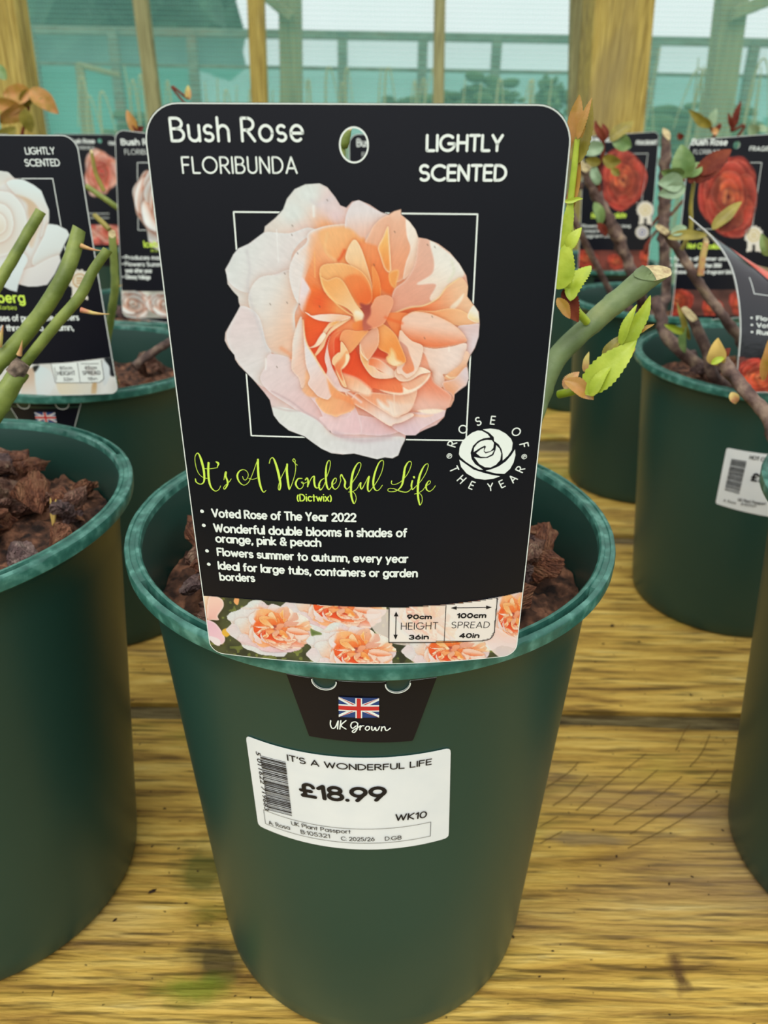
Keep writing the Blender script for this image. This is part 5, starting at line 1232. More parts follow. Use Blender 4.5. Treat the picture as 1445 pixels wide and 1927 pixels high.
# card() offsets run outwards from the wall
class Lift:
    def __init__(s, b, d): s.b, s.d = b, d
    def P(s, uv, off=0): return s.b.P(uv, off+s.d)
    def uv(s, p): return s.b.uv(p)
ton.data.vertices.foreach_get  # keep mesh as built
def retongue(surf, TO, holes, root):
    o = card(Lift(surf, .0009), TO, holes, root, 1.3, .0004, 'tongue'); return o
bpy.data.objects.remove(ton); ton = retongue(PSA, TO, [circle(h1, hr), circle(h2, hr)], main)
LT = Lift(PSA, .0012)
def sub(o, parent): 
    w = o.matrix_world.copy(); o.parent = parent; o.matrix_parent_inverse = Matrix.Translation(-main.location) if False else Matrix.Identity(4); return o
pr = Print(LT, PSA); hh = [k for k in np.linspace(math.radians(178), math.radians(362), 22)]
for h in (h1, h2): pr.stroke([(h[0]+(hr+.15)*math.cos(a), h[1]+(hr+.15)*math.sin(a)) for a in hh], .42, 0)
pr.mb.build('punched_hole_edge', M['white'], ton)
pr = Print(LT, PSA)
uk = [[(440,430),(438,460),(450,490),(475,485),(497,437)],[(499,432),(494,497)],[(520,430),(512,498)],[(560,430),(522,468),(560,498)],[(652,452),(635,440),(608,446),(598,472),(612,492),(640,472)],[(652,455),(648,495),(625,525),(610,515),(640,492),(668,478)],[(672,470),(670,505)],[(672,487),(685,472),(700,472)],[(725,475),(712,492),(724,508),(744,496),(742,478),(725,475)],[(762,478),(765,505),(780,503),(790,482),(797,508),(812,503),(824,478)],[(842,480),(838,512)],[(840,492),(862,478),(872,506),(888,506),(908,490)]]
for st in uk: pr.stroke(pr.uv(smooth_open([(520+x/4.25, 1250+y/4.25) for x, y in st], 4) if len(st) > 2 else [(520+x/4.25, 1250+y/4.25) for x, y in st]), .46, .0002)
pr.mb.build('lettering', M['white'], ton)
pr = Print(LT, PSA); fl = pr.uv([(638.5, 1344.5), (713, 1345.5), (713, 1309), (638, 1306.5)])
union_flag(pr, *fl, off=.0001); pr.mb.build('flag', [M['flagblue'], M['white'], M['flagred']], ton)

# ---------------------------------------------------------------- price stickers on pots
def sticker(pot, corners, r=2.2):
    ps = PotSurf(pot); q = ps.uv(corners); bl, br, tr, tl = q; n = 8; out = []
    C4 = [bl, br, tr, tl]
    for i in range(4):
        c = C4[i]; a = C4[i-1]-c; b = C4[(i+1) % 4]-c; a /= np.hypot(*a); b /= np.hypot(*b)
        for k in range(n+1):
            t = k/n; out.append(c+a*r*(1-t)**2+b*r*t**2)
        p0 = c+b*r; nx = C4[(i+1) % 4]-b*r
        for k in range(1, 12): out.append(p0+(nx-p0)*k/12)
    st = card(Lift(ps, .0006), np.array(out), [], pot.root, 1.5, .0002, 'price_sticker', 'sticker'); return ps, st
ps, st = sticker(PA, [(487.5, 1551.5), (843, 1574), (847, 1405.5), (464, 1382.5)])
pr = Print(Lift(ps, .0006), ps)
print_font(pr, "IT'S A WONDERFUL LIFE", (542.5, 1428), (811, 1435.5), (542.5, 1416.5), .012)
print_font(pr, '£18.99', (566.3, 1495.5), (729, 1503.6), (566.3, 1467.6), .03)
print_font(pr, 'WK10', (742.4, 1541.5), (801.4, 1535.3), (742.4, 1528.6), .012)
pr.mb.build('lettering', M['ink'], st)
pr = Print(Lift(ps, .0006), ps)
print_font(pr, 'UK Plant Passport', (550.2, 1549.2), (660.8, 1565.4), (550.2, 1541.8)); print_font(pr, 'A: Rosa', (508.5, 1548.5), (548, 1558.5), (508.5, 1541.3)); print_font(pr, 'B:105321', (567.9, 1565.4), (622, 1574), (567.9, 1558))
print_font(pr, 'C: 2025/26', (642.5, 1578), (705, 1579.3), (642.5, 1570.5)); print_font(pr, 'D:GB', (723.8, 1578.6), (755, 1576), (723.8, 1571))
q = pr.uv([(498, 1521), (809.5, 1543.8), (808.5, 1570.2), (501.6, 1547.2)])
for i in range(4):
    a, b = q[i], q[(i+1) % 4]; pr.stroke([a+(b-a)*k/24 for k in range(25)], .2, .0003)
pr.mb.build('plant_passport_box', M['ink'], st)
def barcode(ps, st, tl, tr, br, bl, seed=3, n=58, digits=None, dq=None):
    pr = Print(Lift(ps, .0006), ps); TL, TR, BR, BL = pr.uv([tl, tr, br, bl]); r_ = random.Random(seed); y = 0
    while y < 1:
        w = r_.choice((.007, .007, .012, .018, .024)); g = r_.choice((.006, .009, .014))
        f = lambda a, b: (TL*(1-a)+TR*a)*(1-b)+(BL*(1-a)+BR*a)*b
        k = min(1, y+w); pr.put([f(0, y), f(1, y), f(1, k), f(0, k)], [(3, 2, 1, 0)], .0003, 0); y += w+g
    if digits:
        a, b, t = dq; v, fs = font_mesh(digits, .01); A, B, T = pr.uv([a, b, t]); d = B-A; Ln = np.hypot(*d); d /= Ln; nn = np.array([-d[1], d[0]])
        h = abs((T-A)@nn); q = A+np.outer((v[:, 0]-v[:, 0].min())/(np.ptp(v[:, 0]))*Ln, d)+np.outer(v[:, 1]/.72*h, nn); pr.put(q, fs, .0003)
    pr.mb.build('barcode', M['ink'], st)
barcode(ps, st, (491.5, 1419), (539, 1431), (551, 1533), (506, 1521.5), digits='5 011622 719683', dq=((483.5, 1411), (500, 1521), (491.5, 1411)))

ps, st = sticker(PH, [(1346.5, 947), (1470, 975), (1492, 858), (1367.5, 842)], 2.0)
pr = Print(Lift(ps, .0006), ps)
print_font(pr, 'HOT CHOCOLATE', (1409.5, 863), (1484, 873), (1409.5, 855.5), .012); print_font(pr, '£18.99', (1411, 904), (1470, 913), (1411, 887), .03)
print_font(pr, 'UK Plant Passport', (1388, 942), (1440, 950), (1388, 936)); print_font(pr, 'A: Rosa', (1361, 943), (1384, 948), (1361, 938)); print_font(pr, 'B:105321', (1394, 950), (1422, 954), (1394, 945))
pr.mb.build('lettering', M['ink'], st)
barcode(ps, st, (1376.5, 863), (1405, 867.5), (1391, 929.5), (1363.5, 922), 5)
# ---------------------------------------------------------------- the other labels
def px_picture(name, surf, cv, parent, off=.00012, keep=.02):
    return picture(name, surf, surf.uv(np.stack([cv.X, cv.Y], -1)), cv.rgb, cv.a, parent, off, keep)

def new_label(pot, label, left=None, right=None, x=None, step=2.6, hole_px=None, roll=.0113, top=252):
    Y = pot.cy-.1102; z = HP+pot.ty*(-.1102)-.0008
    if left: x = at(left[0], left[1], Y).x+.1091/2
    if right: x = at(right[0], right[1], Y).x-.1091/2
    Hh = at(IW/2+CF*x/(Y*math.cos(CT)), top, Y-.003).z-z; s = CardSurf(x, Y, z, H=Hh, roll=roll); root = empty('plant_label', (x, Y, z), label, 'plant label')
    holes = []
    if hole_px: c = s.uv([hole_px])[0]; holes = [circle(c, 3.6)]
    card(s, rounded_outline(109.1, Hh*1000, 9, 5), holes, root, step)
    pr = Print(s); ol = rounded_outline(109.1, Hh*1000, 9.0, 5.0); c0 = ol.mean(0); ring_line(pr, c0+(ol-c0)*np.array([.994, .996]), .42)
    pr.build('white_border_line', M['white'], root)
    if pot is not PC: 
        T = Lift(PotSurf(pot), .0009); hz_ = (HP-.0075)*1000; u0 = (x-pot.cx)*1000
        tt = np.array([(-28, hz_), (-22, hz_-24), (22, hz_-24), (28, hz_)], float)+np.array([u0, 0])
        card(T, np.array([tt[i]+(tt[(i+1) % 4]-tt[i])*k/8 for i in range(4) for k in range(8)]), [], root, 2.4, .0004, 'tongue')
    return s, root

def ribbon_rosette(s, root, c, r, ring=(214, 200, 150), tails=True):
    cv = Canvas(c[0]-r*1.1, c[1]-r*1.1, c[0]+r*1.1, c[1]+r*1.7, r/14)
    X, Y = cv.X-c[0], cv.Y-c[1]; rad = np.hypot(X, Y); an = np.arctan2(Y, X)
    edge = r*(.93+.06*np.cos(an*14)); a = np.clip((edge-rad)/(r/14)+.5, 0, 1)
    if tails:
        t = (Y > r*.5) & (Y < r*1.55-abs(abs(X)-.35*r)*-.3) & (abs(abs(X+.0*r)-.38*r-(Y-r)*.12) < r*.26); a = np.maximum(a, t*1.0)
    cv.a = a; cv.rgb[:] = (232, 228, 214); cv.rgb -= (8*(np.cos(an*14)*.5+.5)*(rad > r*.62))[..., None]
    cv.rgb[(rad < r*.64)] = ring; cv.rgb[(rad < r*.50)] = (226, 218, 196)
    for k in (-.22, 0, .22): cv.rgb[(abs(Y-k*r) < r*.05) & (abs(X) < r*.3)] = ring
    px_picture('rosette_emblem', s, cv, root, .0002)

# --- big white rose label at the left
LC, lc = new_label(PC, 'large black label with a big white rose at the left edge behind green canes', right=(216, 727), top=253)
cv = Canvas(-110, 316, 136, 556, 1.3)
W7 = [(x/6.283, 300+y/6.283) for x, y in [(-620,700),(-500,300),(-250,120),(0,135),(100,150),(170,220),(280,240),(400,300),(490,370),(540,500),(582,600),(584,700),(575,760),(680,775),(790,830),(822,890),(760,1010),(705,1130),(720,1200),(650,1350),(560,1480),(450,1500),(330,1502),(220,1475),(200,1565),(120,1545),(0,1480),(-300,1500),(-620,1300)]]
cv.poly(W7, (226, 232, 230), clip=False, sm=False); Z7 = lambda L_: [(x/6.283, 300+y/6.283) for x, y in L_]
p = cv.poly; wt, sh = (230, 236, 234), (222, 216, 206)
p(Z7([(-100,150),(100,150),(170,220),(100,260),(0,330),(-200,400)]), (214,218,212), (228,228,220), ((0,323),(10,350)), edge=(232,236,232), ew=3)
p(Z7([(80,270),(250,235),(400,300),(490,370),(540,500),(584,620),(560,800),(480,920),(520,700),(430,540),(330,460),(200,420)]), (224,238,236), (226,224,216), ((80,350),(70,400)), edge=(230,240,238), ew=2, drop=.15, dw=4)
p(Z7([(200,420),(330,460),(430,540),(500,700),(440,880),(380,1040),(330,960),(360,800),(330,650),(320,530),(240,450)]), (214,190,160), (222,206,184), ((60,380),(60,450)), soft=5)
p(Z7([(520,900),(575,762),(680,775),(790,830),(822,890),(760,1010),(705,1130),(560,1180),(420,1260),(380,1200),(440,1060)]), (226,236,234), (220,226,222), ((90,430),(110,490)), edge=(232,240,238), ew=2, drop=.2, dw=4)
p(Z7([(420,1260),(560,1180),(710,1130),(720,1200),(650,1350),(560,1480),(450,1500),(330,1500),(240,1470),(250,1360),(300,1300)]), (226,226,222), (216,214,212), ((70,500),(90,540)), edge=(232,234,232), ew=2, drop=.2, dw=4)
p(Z7([(0,1480),(60,1380),(150,1250),(250,1100),(330,1180),(280,1300),(220,1475),(200,1565),(120,1545)]), (224,236,236), (214,226,226), ((20,500),(30,545)), drop=.2, dw=4)
p(Z7([(-300,420),(60,380),(200,460),(290,600),(320,800),(280,960),(200,1060),(60,1130),(-200,1150),(-400,900)]), (228,234,230), (224,218,206), ((20,365),(-20,470)), edge=(234,238,234), ew=3, drop=.15, dw=5)
p(Z7([(-200,560),(0,520),(120,600),(160,760),(120,900),(0,980),(-200,960)]), (230,234,228), (226,220,206), ((10,385),(-20,450)), edge=(236,240,236), ew=2, drop=.2, dw=4)
p(Z7([(-120,660),(0,640),(70,720),(60,840),(-60,880)]), (232,232,222), (224,214,196), ((0,402),(-10,440)), edge=(238,240,234), ew=2, drop=.2, dw=3)
px_picture('rose_picture', LC, cv, lc, .0002)
pr = Print(LC); pr.text('LIGHTLY', (48.5, 291), (104.5, 290.5), (48.5, 277), .15, .2); pr.text('SCENTED', (48, 313.5), (114, 313), (48, 299), .15, .2); pr.build('scent_note', M['white'], lc)
pr = Print(LC); pr.polyline([(-80, 336), (99.5, 336)], .5); pr.polyline([(99.5, 336), (129, 505)], .5); pr.build('picture_frame_line', M['white'], lc)
pr = Print(LC); pr.text('Iceberg', (-34, 570), (49, 570.5), (-34, 549), .17); pr.text('(Korbin)', (-4, 582), (32, 583), (-4, 574), .12); pr.build('variety_name', M['lime'], lc)
pr = Print(LC); pr.text('Produces masses of pure white flowers', (-78, 604), (150, 603), (-78, 591.5), .17, .2); pr.text('right through to autumn,', (-20, 623), (140, 622), (-20, 610.5), .17, .2); pr.build('description', M['white'], lc)
ribbon_rosette(LC, lc, (150, 528), 22, (206, 176, 132))
cv = Canvas(-110, 664, 222, 752, 1.4); uvs = LC.uv(np.stack([cv.X, cv.Y], -1)); ya = np.interp(cv.X, [-110, 0, 70, 130, 200, 222], [678, 686, 685.5, 682, 673.5, 670])
cv.a = np.clip((cv.Y-ya)/1.4+.5, 0, 1)*inside(uvs[..., 0], uvs[..., 1], rounded_outline(108.6, 172.9, 9, 4.8)+np.array([.25, .3])); cv.rgb[:] = (226, 228, 222)
n = vnoise(cv.X, cv.Y, 22, 4); cv.rgb += ((n-.5)*26)[..., None]*np.array([.8, .9, 1])
for q, c0, c1 in (([(48,700),(70,694),(78,730),(60,748),(40,745)], (204,180,156), (226,220,210)), ([(66,694),(80,690),(96,700),(104,722),(88,746),(70,742)], (214,230,230), (226,232,230)), ([(108,716),(150,722),(176,720),(180,742),(120,746)], (230,222,196), (226,226,214)), ([(196,676),(206,690),(207,708),(196,726),(192,700)], (226,236,238), (220,228,228)), ([(174,722),(182,720),(180,744),(172,744)], (206,174,128), (216,196,160)), ([(62,690),(74,688),(66,700)], (30,34,34), (40,40,38)), ([(196,674),(216,670),(218,705),(208,706),(206,690)], (34,38,42), (30,32,38))):
    cv.poly(q, c0, c1, (q[0], q[3] if len(q) > 3 else q[2]), soft=2)
picture('rose_strip_picture', LC, uvs, cv.rgb, cv.a, lc, .00016, keep=.3)
pr = Print(LC)
cvp = [(96, 685), (106, 720), (192, 719), (196, 714), (190, 676)]
pr.blob([(97, 685.5), (106, 720), (152, 720.5), (190, 718.5), (195.5, 713), (191, 676), (146, 682)], .0003, 0, sm=False)
for a, b in (((96.5, 685), (105, 720)), ((105, 720), (188, 719)), ((188, 719), (196, 712)), ((196, 712), (191, 676)), ((146, 682), (151.5, 720)), ((103, 691), (107, 715)), ((153, 684), (186, 684))): pr.polyline([a, b], .28, .0005, 1)
for s_, a, b, t in (('80cm', (113, 695.5), (137, 695), 689), ('HEIGHT', (109, 706), (143, 705.5), 698), ('32in', (120, 716.5), (138, 716), 710.5), ('45cm', (160, 695), (183, 694.5), 688.5), ('SPREAD', (156, 705), (190, 704.5), 697.5), ('18in', (166, 715.5), (184, 715), 709.5)):
    pr.text(s_, a, b, (a[0], t), .12, off=.0005, mi=1)
pr.build('size_panel', [M['white'], M['ink']], lc)
# its foot hanging on the pot
PSC = PotSurf(PC); u0 = PSC.uv([(85, 775)])[0]; hzc = (HP-.0075)*1000; e_r = PSC.uv([(150, 790)])[0][0]; w2 = abs(e_r-u0[0])
tt = np.array([(-w2-3, hzc), (-w2*.72, hzc-26), (w2*.72, hzc-26), (w2+3, hzc)], float)+np.array([u0[0], 0])
TOc = np.array([tt[i]+(tt[(i+1) % 4]-tt[i])*k/8 for i in range(4) for k in range(8)])
k1, k2 = PSC.uv([(47.5, 770), (119, 770)]); k1[1] = k2[1] = hzc-1.6; rr = 3.9
tc_ = card(Lift(PSC, .0009), TOc, [circle(k1, rr), circle(k2, rr)], lc, 1.6, .0004, 'tongue')
pr = Print(Lift(PSC, .0012), PSC)
for h in (k1, k2): pr.stroke([(h[0]+(rr+.2)*math.cos(a), h[1]+(rr+.2)*math.sin(a)) for a in hh], .5, 0)
ring_line(pr, TOc, .3, off=0); pr.mb.build('punched_hole_edge', M['white'], tc_)
pr = Print(Lift(PSC, .0012), PSC); f0 = np.array([u0[0], hzc-12]); union_flag(pr, f0+(-6.5, -4), f0+(6.5, -4), f0+(6.5, 4), f0+(-6.5, 4), off=.0001); pr.mb.build('flag', [M['flagblue'], M['white'], M['flagred']], tc_)

# --- small white rose label behind it
LE, le = new_label(PE, 'smaller black label with the same white rose, half hidden behind the main label', left=(225, 585), roll=-.10, top=254)
pr = Print(LE); pr.text('Bush Rose', (228, 273.5), (306, 273.5), (228, 261), .2); pr.text('FLORIBUNDA', (235, 291), (304, 291), (235, 281), .09); pr.build('heading', M['white'], le)
round_picture('rose_picture', LE, WHITE, (305, 384), (50, 76), le, rot=.6, off=.0002)
pr = Print(LE)
for a, b in (((258.5, 306), (372, 306)), ((258.5, 306), (260, 433)), ((260, 433), (372, 433))): pr.polyline([a, b], .5)
pr.build('picture_frame_line', M['white'], le)
pr = Print(LE); pr.text('Iceberg', (271, 466), (322, 466), (271, 453), .18); pr.text('(Korbin)', (284, 474), (312, 474), (284, 469), .12); pr.build('variety_name', M['lime'], le)
pr = Print(LE)
for s_, y, x1 in (('Produces masses of', 488.5, 336), ('Flowers Summer to autumn,', 501, 372), ('year after year', 513, 287), ('Glossy foliage', 525, 284)): pr.text(s_, (236, y), (x1, y+.8), (236, y-8.5), .18)
for y in (484, 496.5, 521): pr.disc(pr.uv([(231.5, y)])[0], .8)
pr.build('description', M['white'], le)
def strip(s, root, y0, kind_, x0, x1, y1, rgb, roses, dim=1.0):
    cv = Canvas(x0, y0-4, x1, y1+8, max(1.2, (x1-x0)/160)); uvs = s.uv(np.stack([cv.X, cv.Y], -1)); mid = (x0+x1)/2
    ya = y0+2-3.0*((cv.X-mid)/(x1-x0)*2)**2; cv.a = ((cv.Y > ya) & inside(uvs[..., 0], uvs[..., 1], rounded_outline(108.4, 172.8, 9, 4.8)+np.array([.35, .35])))*1.0
    n = vnoise(cv.X, cv.Y, (x1-x0)/14, 3); cv.rgb[:] = rgb; cv.rgb *= (.72+.5*n[..., None])
    for cx, cy, rx, ry, src in roses: stamp(cv, cx, cy, rx, ry, .3, src, dim, 0, 0)
    cv.rgb = np.clip(cv.rgb, 0, 255)
    picture('rose_strip_picture', s, uvs, cv.rgb, cv.a, root, .00016, keep=.5)
strip(LE, le, 547, 0, 220, 412, 590, (204, 204, 190), [(250, 572, 34, 26, WHITE), (312, 575, 36, 26, WHITE), (372, 572, 34, 24, WHITE)])

# --- peach-pink rose label at the far left back
LF, lf = new_label(PF, 'small black label with a peach-pink rose, farthest back at the left', left=(128, 445), hole_px=(188, 265))
pr = Print(LF); pr.text('Bush Rose', (133, 270), (179, 270), (133, 261), .2); pr.text('FLORIBUNDA', (138, 281), (178, 281), (138, 275), .1); pr.text('FRAGRANT', (205, 273), (236, 273), (205, 266), .16); pr.build('heading', M['white'], lf)
round_picture('rose_picture', LF, PINK, (190, 325), (33, 43), lf, rot=.4, off=.0002)
strip(LF, lf, 422, 0, 120, 248, 452, (190, 96, 84), [(160, 440, 22, 16, PINK), (205, 438, 26, 16, PINK)])
pr = Print(LF); pr.text('Peach', (168, 392), (205, 392), (168, 384), .16); pr.build('variety_name', M['lime'], lf) if False else None
pr = Print(LF); [pr.polyline([(152, y), (205, y)], .8) for y in (402, 410)]; pr.build('description', M['white'], lf)

LL, ll = new_label(PL, 'black label edge just showing above the big white rose label at the left', right=(74, 520))
LM, lm = new_label(PM, 'black label seen only through the round hole of the main label', left=(661, 560))
pr = Print(LM); pr.text('Bush Rose', (671, 276.5), (742, 276.5), (671, 260.5), .15); pr.text('FLORIBUNDA', (681, 295), (738, 295), (681, 286.5), .1); pr.build('heading', M['white'], lm)

# --- red rose labels at the right
LG, lg = new_label(PG, 'smaller black label with a red rose and a rosette, farthest back at the right', left=(1090, 500), roll=.085, top=251)
pr = Print(LG); pr.text('Bush Rose', (1106, 267.5), (1160, 267.5), (1106, 256.5), .2); pr.text('FRAGRANT', (1196, 273), (1236, 272.5), (1196, 264), .17); pr.build('heading', M['white'], lg)
round_picture('rose_picture', LG, RED, (1172, 338), (42, 58), lg, rot=.5, off=.0002)
pr = Print(LG)
for a, b in (((1125, 289), (1219, 289)), ((1219, 289), (1207, 382)), ((1207, 382), (1120, 382))): pr.polyline([a, b], .55)
pr.build('picture_frame_line', M['white'], lg)
ribbon_rosette(LG, lg, (1214, 395), 17); ribbon_rosette(LG, lg, (1208, 437), 13, (84, 104, 170), False)
pr = Print(LG); pr.text('Hot Chocolate', (1112, 411), (1178, 410), (1112, 400), .16); pr.build('variety_name', M['lime'], lg)
pr = Print(LG)
for s_, y in (('Flowers all summer long', 428), ('Voted Rose 2006', 437.5), ('Fragrant blooms', 447)): pr.text(s_, (1094, y), (1186 if y < 430 else 1168, y), (1094, y-6), .17)
pr.build('description', M['white'], lg)
strip(LG, lg, 470, 0, 1084, 1246, 504, (110, 58, 50), [(1103, 487, 21, 17, RED), (1222, 486, 20, 17, RED), (1160, 492, 18, 14, RED)])

LI, li = new_label(PI, 'black label with a large red rose and a cream rosette, at the right edge', left=(1270, 575), hole_px=(1386, 273), roll=.085, top=254)
pr = Print(LI); pr.text('Bush Rose', (1300, 273.5), (1368, 274), (1300, 260.5), .19); pr.text('FLORIBUNDA', (1304, 290), (1362, 290), (1304, 281.5), .09); pr.text('FRAGRANT', (1409, 284), (1468, 285), (1409, 275), .16); pr.build('heading', M['white'], li)
round_picture('rose_picture', LI, RED, (1371, 370), (56, 76), li, rot=1.7, off=.0002)
pr = Print(LI)
for a, b in (((1322, 306), (1433, 306)), ((1433, 306), (1415, 431)), ((1415, 431), (1312, 431))): pr.polyline([a, b], .5)
pr.build('picture_frame_line', M['white'], li)
ribbon_rosette(LI, li, (1418, 443), 19)
pr = Print(LI); pr.text('Hot Chocolate', (1292, 468), (1358, 469), (1292, 457), .18); pr.build('variety_name', M['lime'], li)
pr = Print(LI)
for s_, y, x1 in (('Flowers all summer and autumn', 490, 1400), ('Voted Rose of the Year 2006', 503, 1357), ('Russet orange fragrant blooms', 515, 1392)): pr.text(s_, (1268, y), (x1, y+.6), (1268, y-8), .18)
for y in (486, 499, 511): pr.disc(pr.uv([(1262.5, y)])[0], .8)
pr.build('description', M['white'], li)
strip(LI, li, 544, 0, 1250, 1440, 586, (96, 62, 56), [(1272, 566, 32, 28, RED), (1400, 572, 30, 24, RED), (1340, 580, 20, 20, RED)])

# --- the curled label in the pot with the barcode sticker
class CurlSurf:
    def __init__(s, left, across):
        s.Lf = smooth_open([list(p) for p in left], 12); s.Ac = smooth_open([list(p) for p in across], 12)
        s.tl = np.linspace(0, 1, len(s.Lf)); s.ta = np.linspace(0, 1, len(s.Ac)); s.W, s.H = .1091, .1729
        U, V = np.meshgrid(np.linspace(0, 109, 60), np.linspace(0, 172.9, 90)); s.g = np.stack([U, V], -1).reshape(-1, 2); s.q = s.proj(s.P(s.g))
    def P(s, uv, off=0):
        uv = np.asarray(uv, float); u, v = uv[..., 0]/109.1, np.clip(uv[..., 1]/172.9, -.02, 1.02)
        L_ = np.stack([np.interp(v, s.tl, s.Lf[:, i]) for i in range(3)], -1); A = np.stack([np.interp(v, s.ta, s.Ac[:, i]) for i in range(3)], -1)
        e_ = .01; L2 = np.stack([np.interp(v+e_, s.tl, s.Lf[:, i]) for i in range(3)], -1); L1 = np.stack([np.interp(v-e_, s.tl, s.Lf[:, i]) for i in range(3)], -1)
        n = np.cross(A, L2-L1); n /= np.linalg.norm(n, axis=-1, keepdims=True)+1e-9
        return L_+A*u[..., None]+n*off
    def proj(s, P):
        X, Y, Z = P[..., 0], P[..., 1], P[..., 2]-CH; c, q = math.cos(CT), math.sin(CT); d = Y*c-Z*q; u = Y*q+Z*c
        x = X*math.cos(CR_)+u*math.sin(CR_); y = -X*math.sin(CR_)+u*math.cos(CR_); return np.stack([IW/2+CF*x/d, IH/2-CF*y/d], -1)
    def uv(s, pts):
        pts = np.asarray(pts, float); sh = pts.shape[:-1]; out = []
        for p in pts.reshape(-1, 2):
            g = s.g[np.argmin(((s.q-p)**2).sum(1))].copy()
            for _ in range(4):
                q0 = s.proj(s.P(g)); J = np.stack([s.proj(s.P(g+d))-q0 for d in (np.array([.5, 0]), np.array([0, .5]))], 1)*2
                st_, *_r2 = np.linalg.lstsq(J, p-q0, rcond=None); g = g+np.clip(st_, -4, 4)
            out.append(g)
        return np.array(out).reshape(sh+(2,))
YL = PH.cy-.1102
lpts = [at(1384, 738, YL), at(1388, 680, YL), at(1392, 620, YL+.002), at(1388, 560, YL+.006), at(1374, 500, YL+.016), at(1343, 449, YL+.032), at(1294, 404, YL+.055)]
acr = [Vector((.109, 0, 0)), Vector((.109, 0, 0)), Vector((.108, .002, -.002)), Vector((.106, .008, -.010)), Vector((.102, .016, -.028)), Vector((.094, .022, -.046)), Vector((.086, .026, -.062))]
LH = CurlSurf(lpts, acr)
lh = empty('plant_label', lpts[0]+Vector((.054, 0, 0)), 'wet curled black label flopping backwards at the right edge', 'plant label')
M['wet'] = noisy('wet_black_card', [(.3, sRGB(24, 24, 30)), (.8, sRGB(32, 30, 38))], 14, .22, .35, 120, spec=.7, dist=.001)
card(LH, rounded_outline(109.1, 172.9, 3, 5), [], lh, 2.4, .0005, 'card', 'wet')
pr = Print(LH); ol = rounded_outline(109.1, 172.9, 3, 5.0); c0 = ol.mean(0); ring_line(pr, c0+(ol-c0)*np.array([.990, .994]), .6); pr.build('white_border_line', M['white'], lh)
pr = Print(LH); pr.text('Hot Chocolate', (24, 76), (92, 70), (24, 86.5), .14, px=False); pr.build('variety_name', M['lime'], lh)
pr = Print(LH)
for s_, v in (('Flowers all summer', 66.5), ('Voted House rose', 60), ('Russet orange', 53.5)): pr.text(s_, (12.5, v), (12.5+3.3*len(s_)*.95, v-1.5), (12.5, v+4.4), .18, px=False); pr.disc((9, v+2.2), .9)
pr.build('description', M['white'], lh)
cv = Canvas(0, 0, 109, 173, 1.0); cv.Y2 = cv.Y
cv.poly([(26, 160), (40, 163), (66, 162), (88, 150), (96, 128), (84, 108), (60, 100), (36, 108), (26, 126), (20, 144)], (206, 82, 66), (226, 120, 90), ((30, 150), (80, 120)), clip=False)
for k in range(5): cv.poly([(34+k*9, 156-k*3), (48+k*9, 150-k*4), (52+k*7, 130-k*3), (38+k*8, 118), (32+k*7, 136)], (190+k*8, 74+k*6, 60), (232, 130, 96), ((40, 150), (70, 115)), edge=(226, 130, 116), ew=2, drop=.3, dw=3)
picture('rose_picture', LH, np.stack([cv.X, cv.Y], -1), cv.rgb, cv.a, lh, .0003)
pr = Print(LH); pr.polyline([(14, 108), (14, 92), (100, 92)], .5, px=False); pr.build('picture_frame_line', M['white'], lh)
cv = Canvas(.5, .5, 108.6, 34, 1.0); cv.a[:] = (inside(cv.X, cv.Y, rounded_outline(108.4, 172.8, 9, 4.8)+np.array([.35, .35])) & (cv.Y < 30+3*((cv.X-54)/54)**2))*1.0; cv.rgb[:] = (104, 56, 50)
for cx, cy in ((18, 14), (60, 18), (92, 12)): stamp(cv, cx, cy, 20, 19, .4, RED, 1.1, 0, 0)
cv.rgb = np.clip(cv.rgb, 0, 255); picture('rose_strip_picture', LH, np.stack([cv.X, cv.Y], -1), cv.rgb, cv.a, lh, .0002, keep=.5)

# ---------------------------------------------------------------- the roses: canes, shoots, leaves, thorns
def bush(pot, label): return empty('rose_bush', (pot.cx, pot.cy, .21), label, 'rose plant')
def cane(root, pts, mat, name='cane', tip='pith', start=None, seed=0, rough=.12, n=14, cut=(.25, -.75, .75)):
    """pts: (px, py, radius px, Y)"""
    P = [at(a, b, Y) for a, b, r, Y in pts]; R = [px_size(r, Y) for a, b, r, Y in pts]
    if start is not None: P = [Vector(start)]+P; R = [R[0]*1.1]+R
    S = smooth_open([list(p)+[r] for p, r in zip(P, R)], 7); m = MB()
    m.tube([q[:3] for q in S], [q[3] for q in S], n, 0, True, 1, rough, seed)
    t = Vector(S[-1][:3])-Vector(S[-3][:3]); t.normalize(); cn = Vector(cut).normalized(); c = Vector(S[-1][:3]); dn = t.dot(cn); R1 = S[-1][3]
    if tip == 'pith' and dn > .2:
        for k in list(range((len(S)-1)*n, len(S)*n))+list(range(len(S)*n, len(S)*n+n)):
            v = Vector(m.v[k]); h = max(-2*R1, min(2*R1, (c-v).dot(cn)/dn)); m.v[k] = tuple(v+t*h)
    return adopt(m.build(name, [M[mat], M[tip]], None, smooth=True), root)
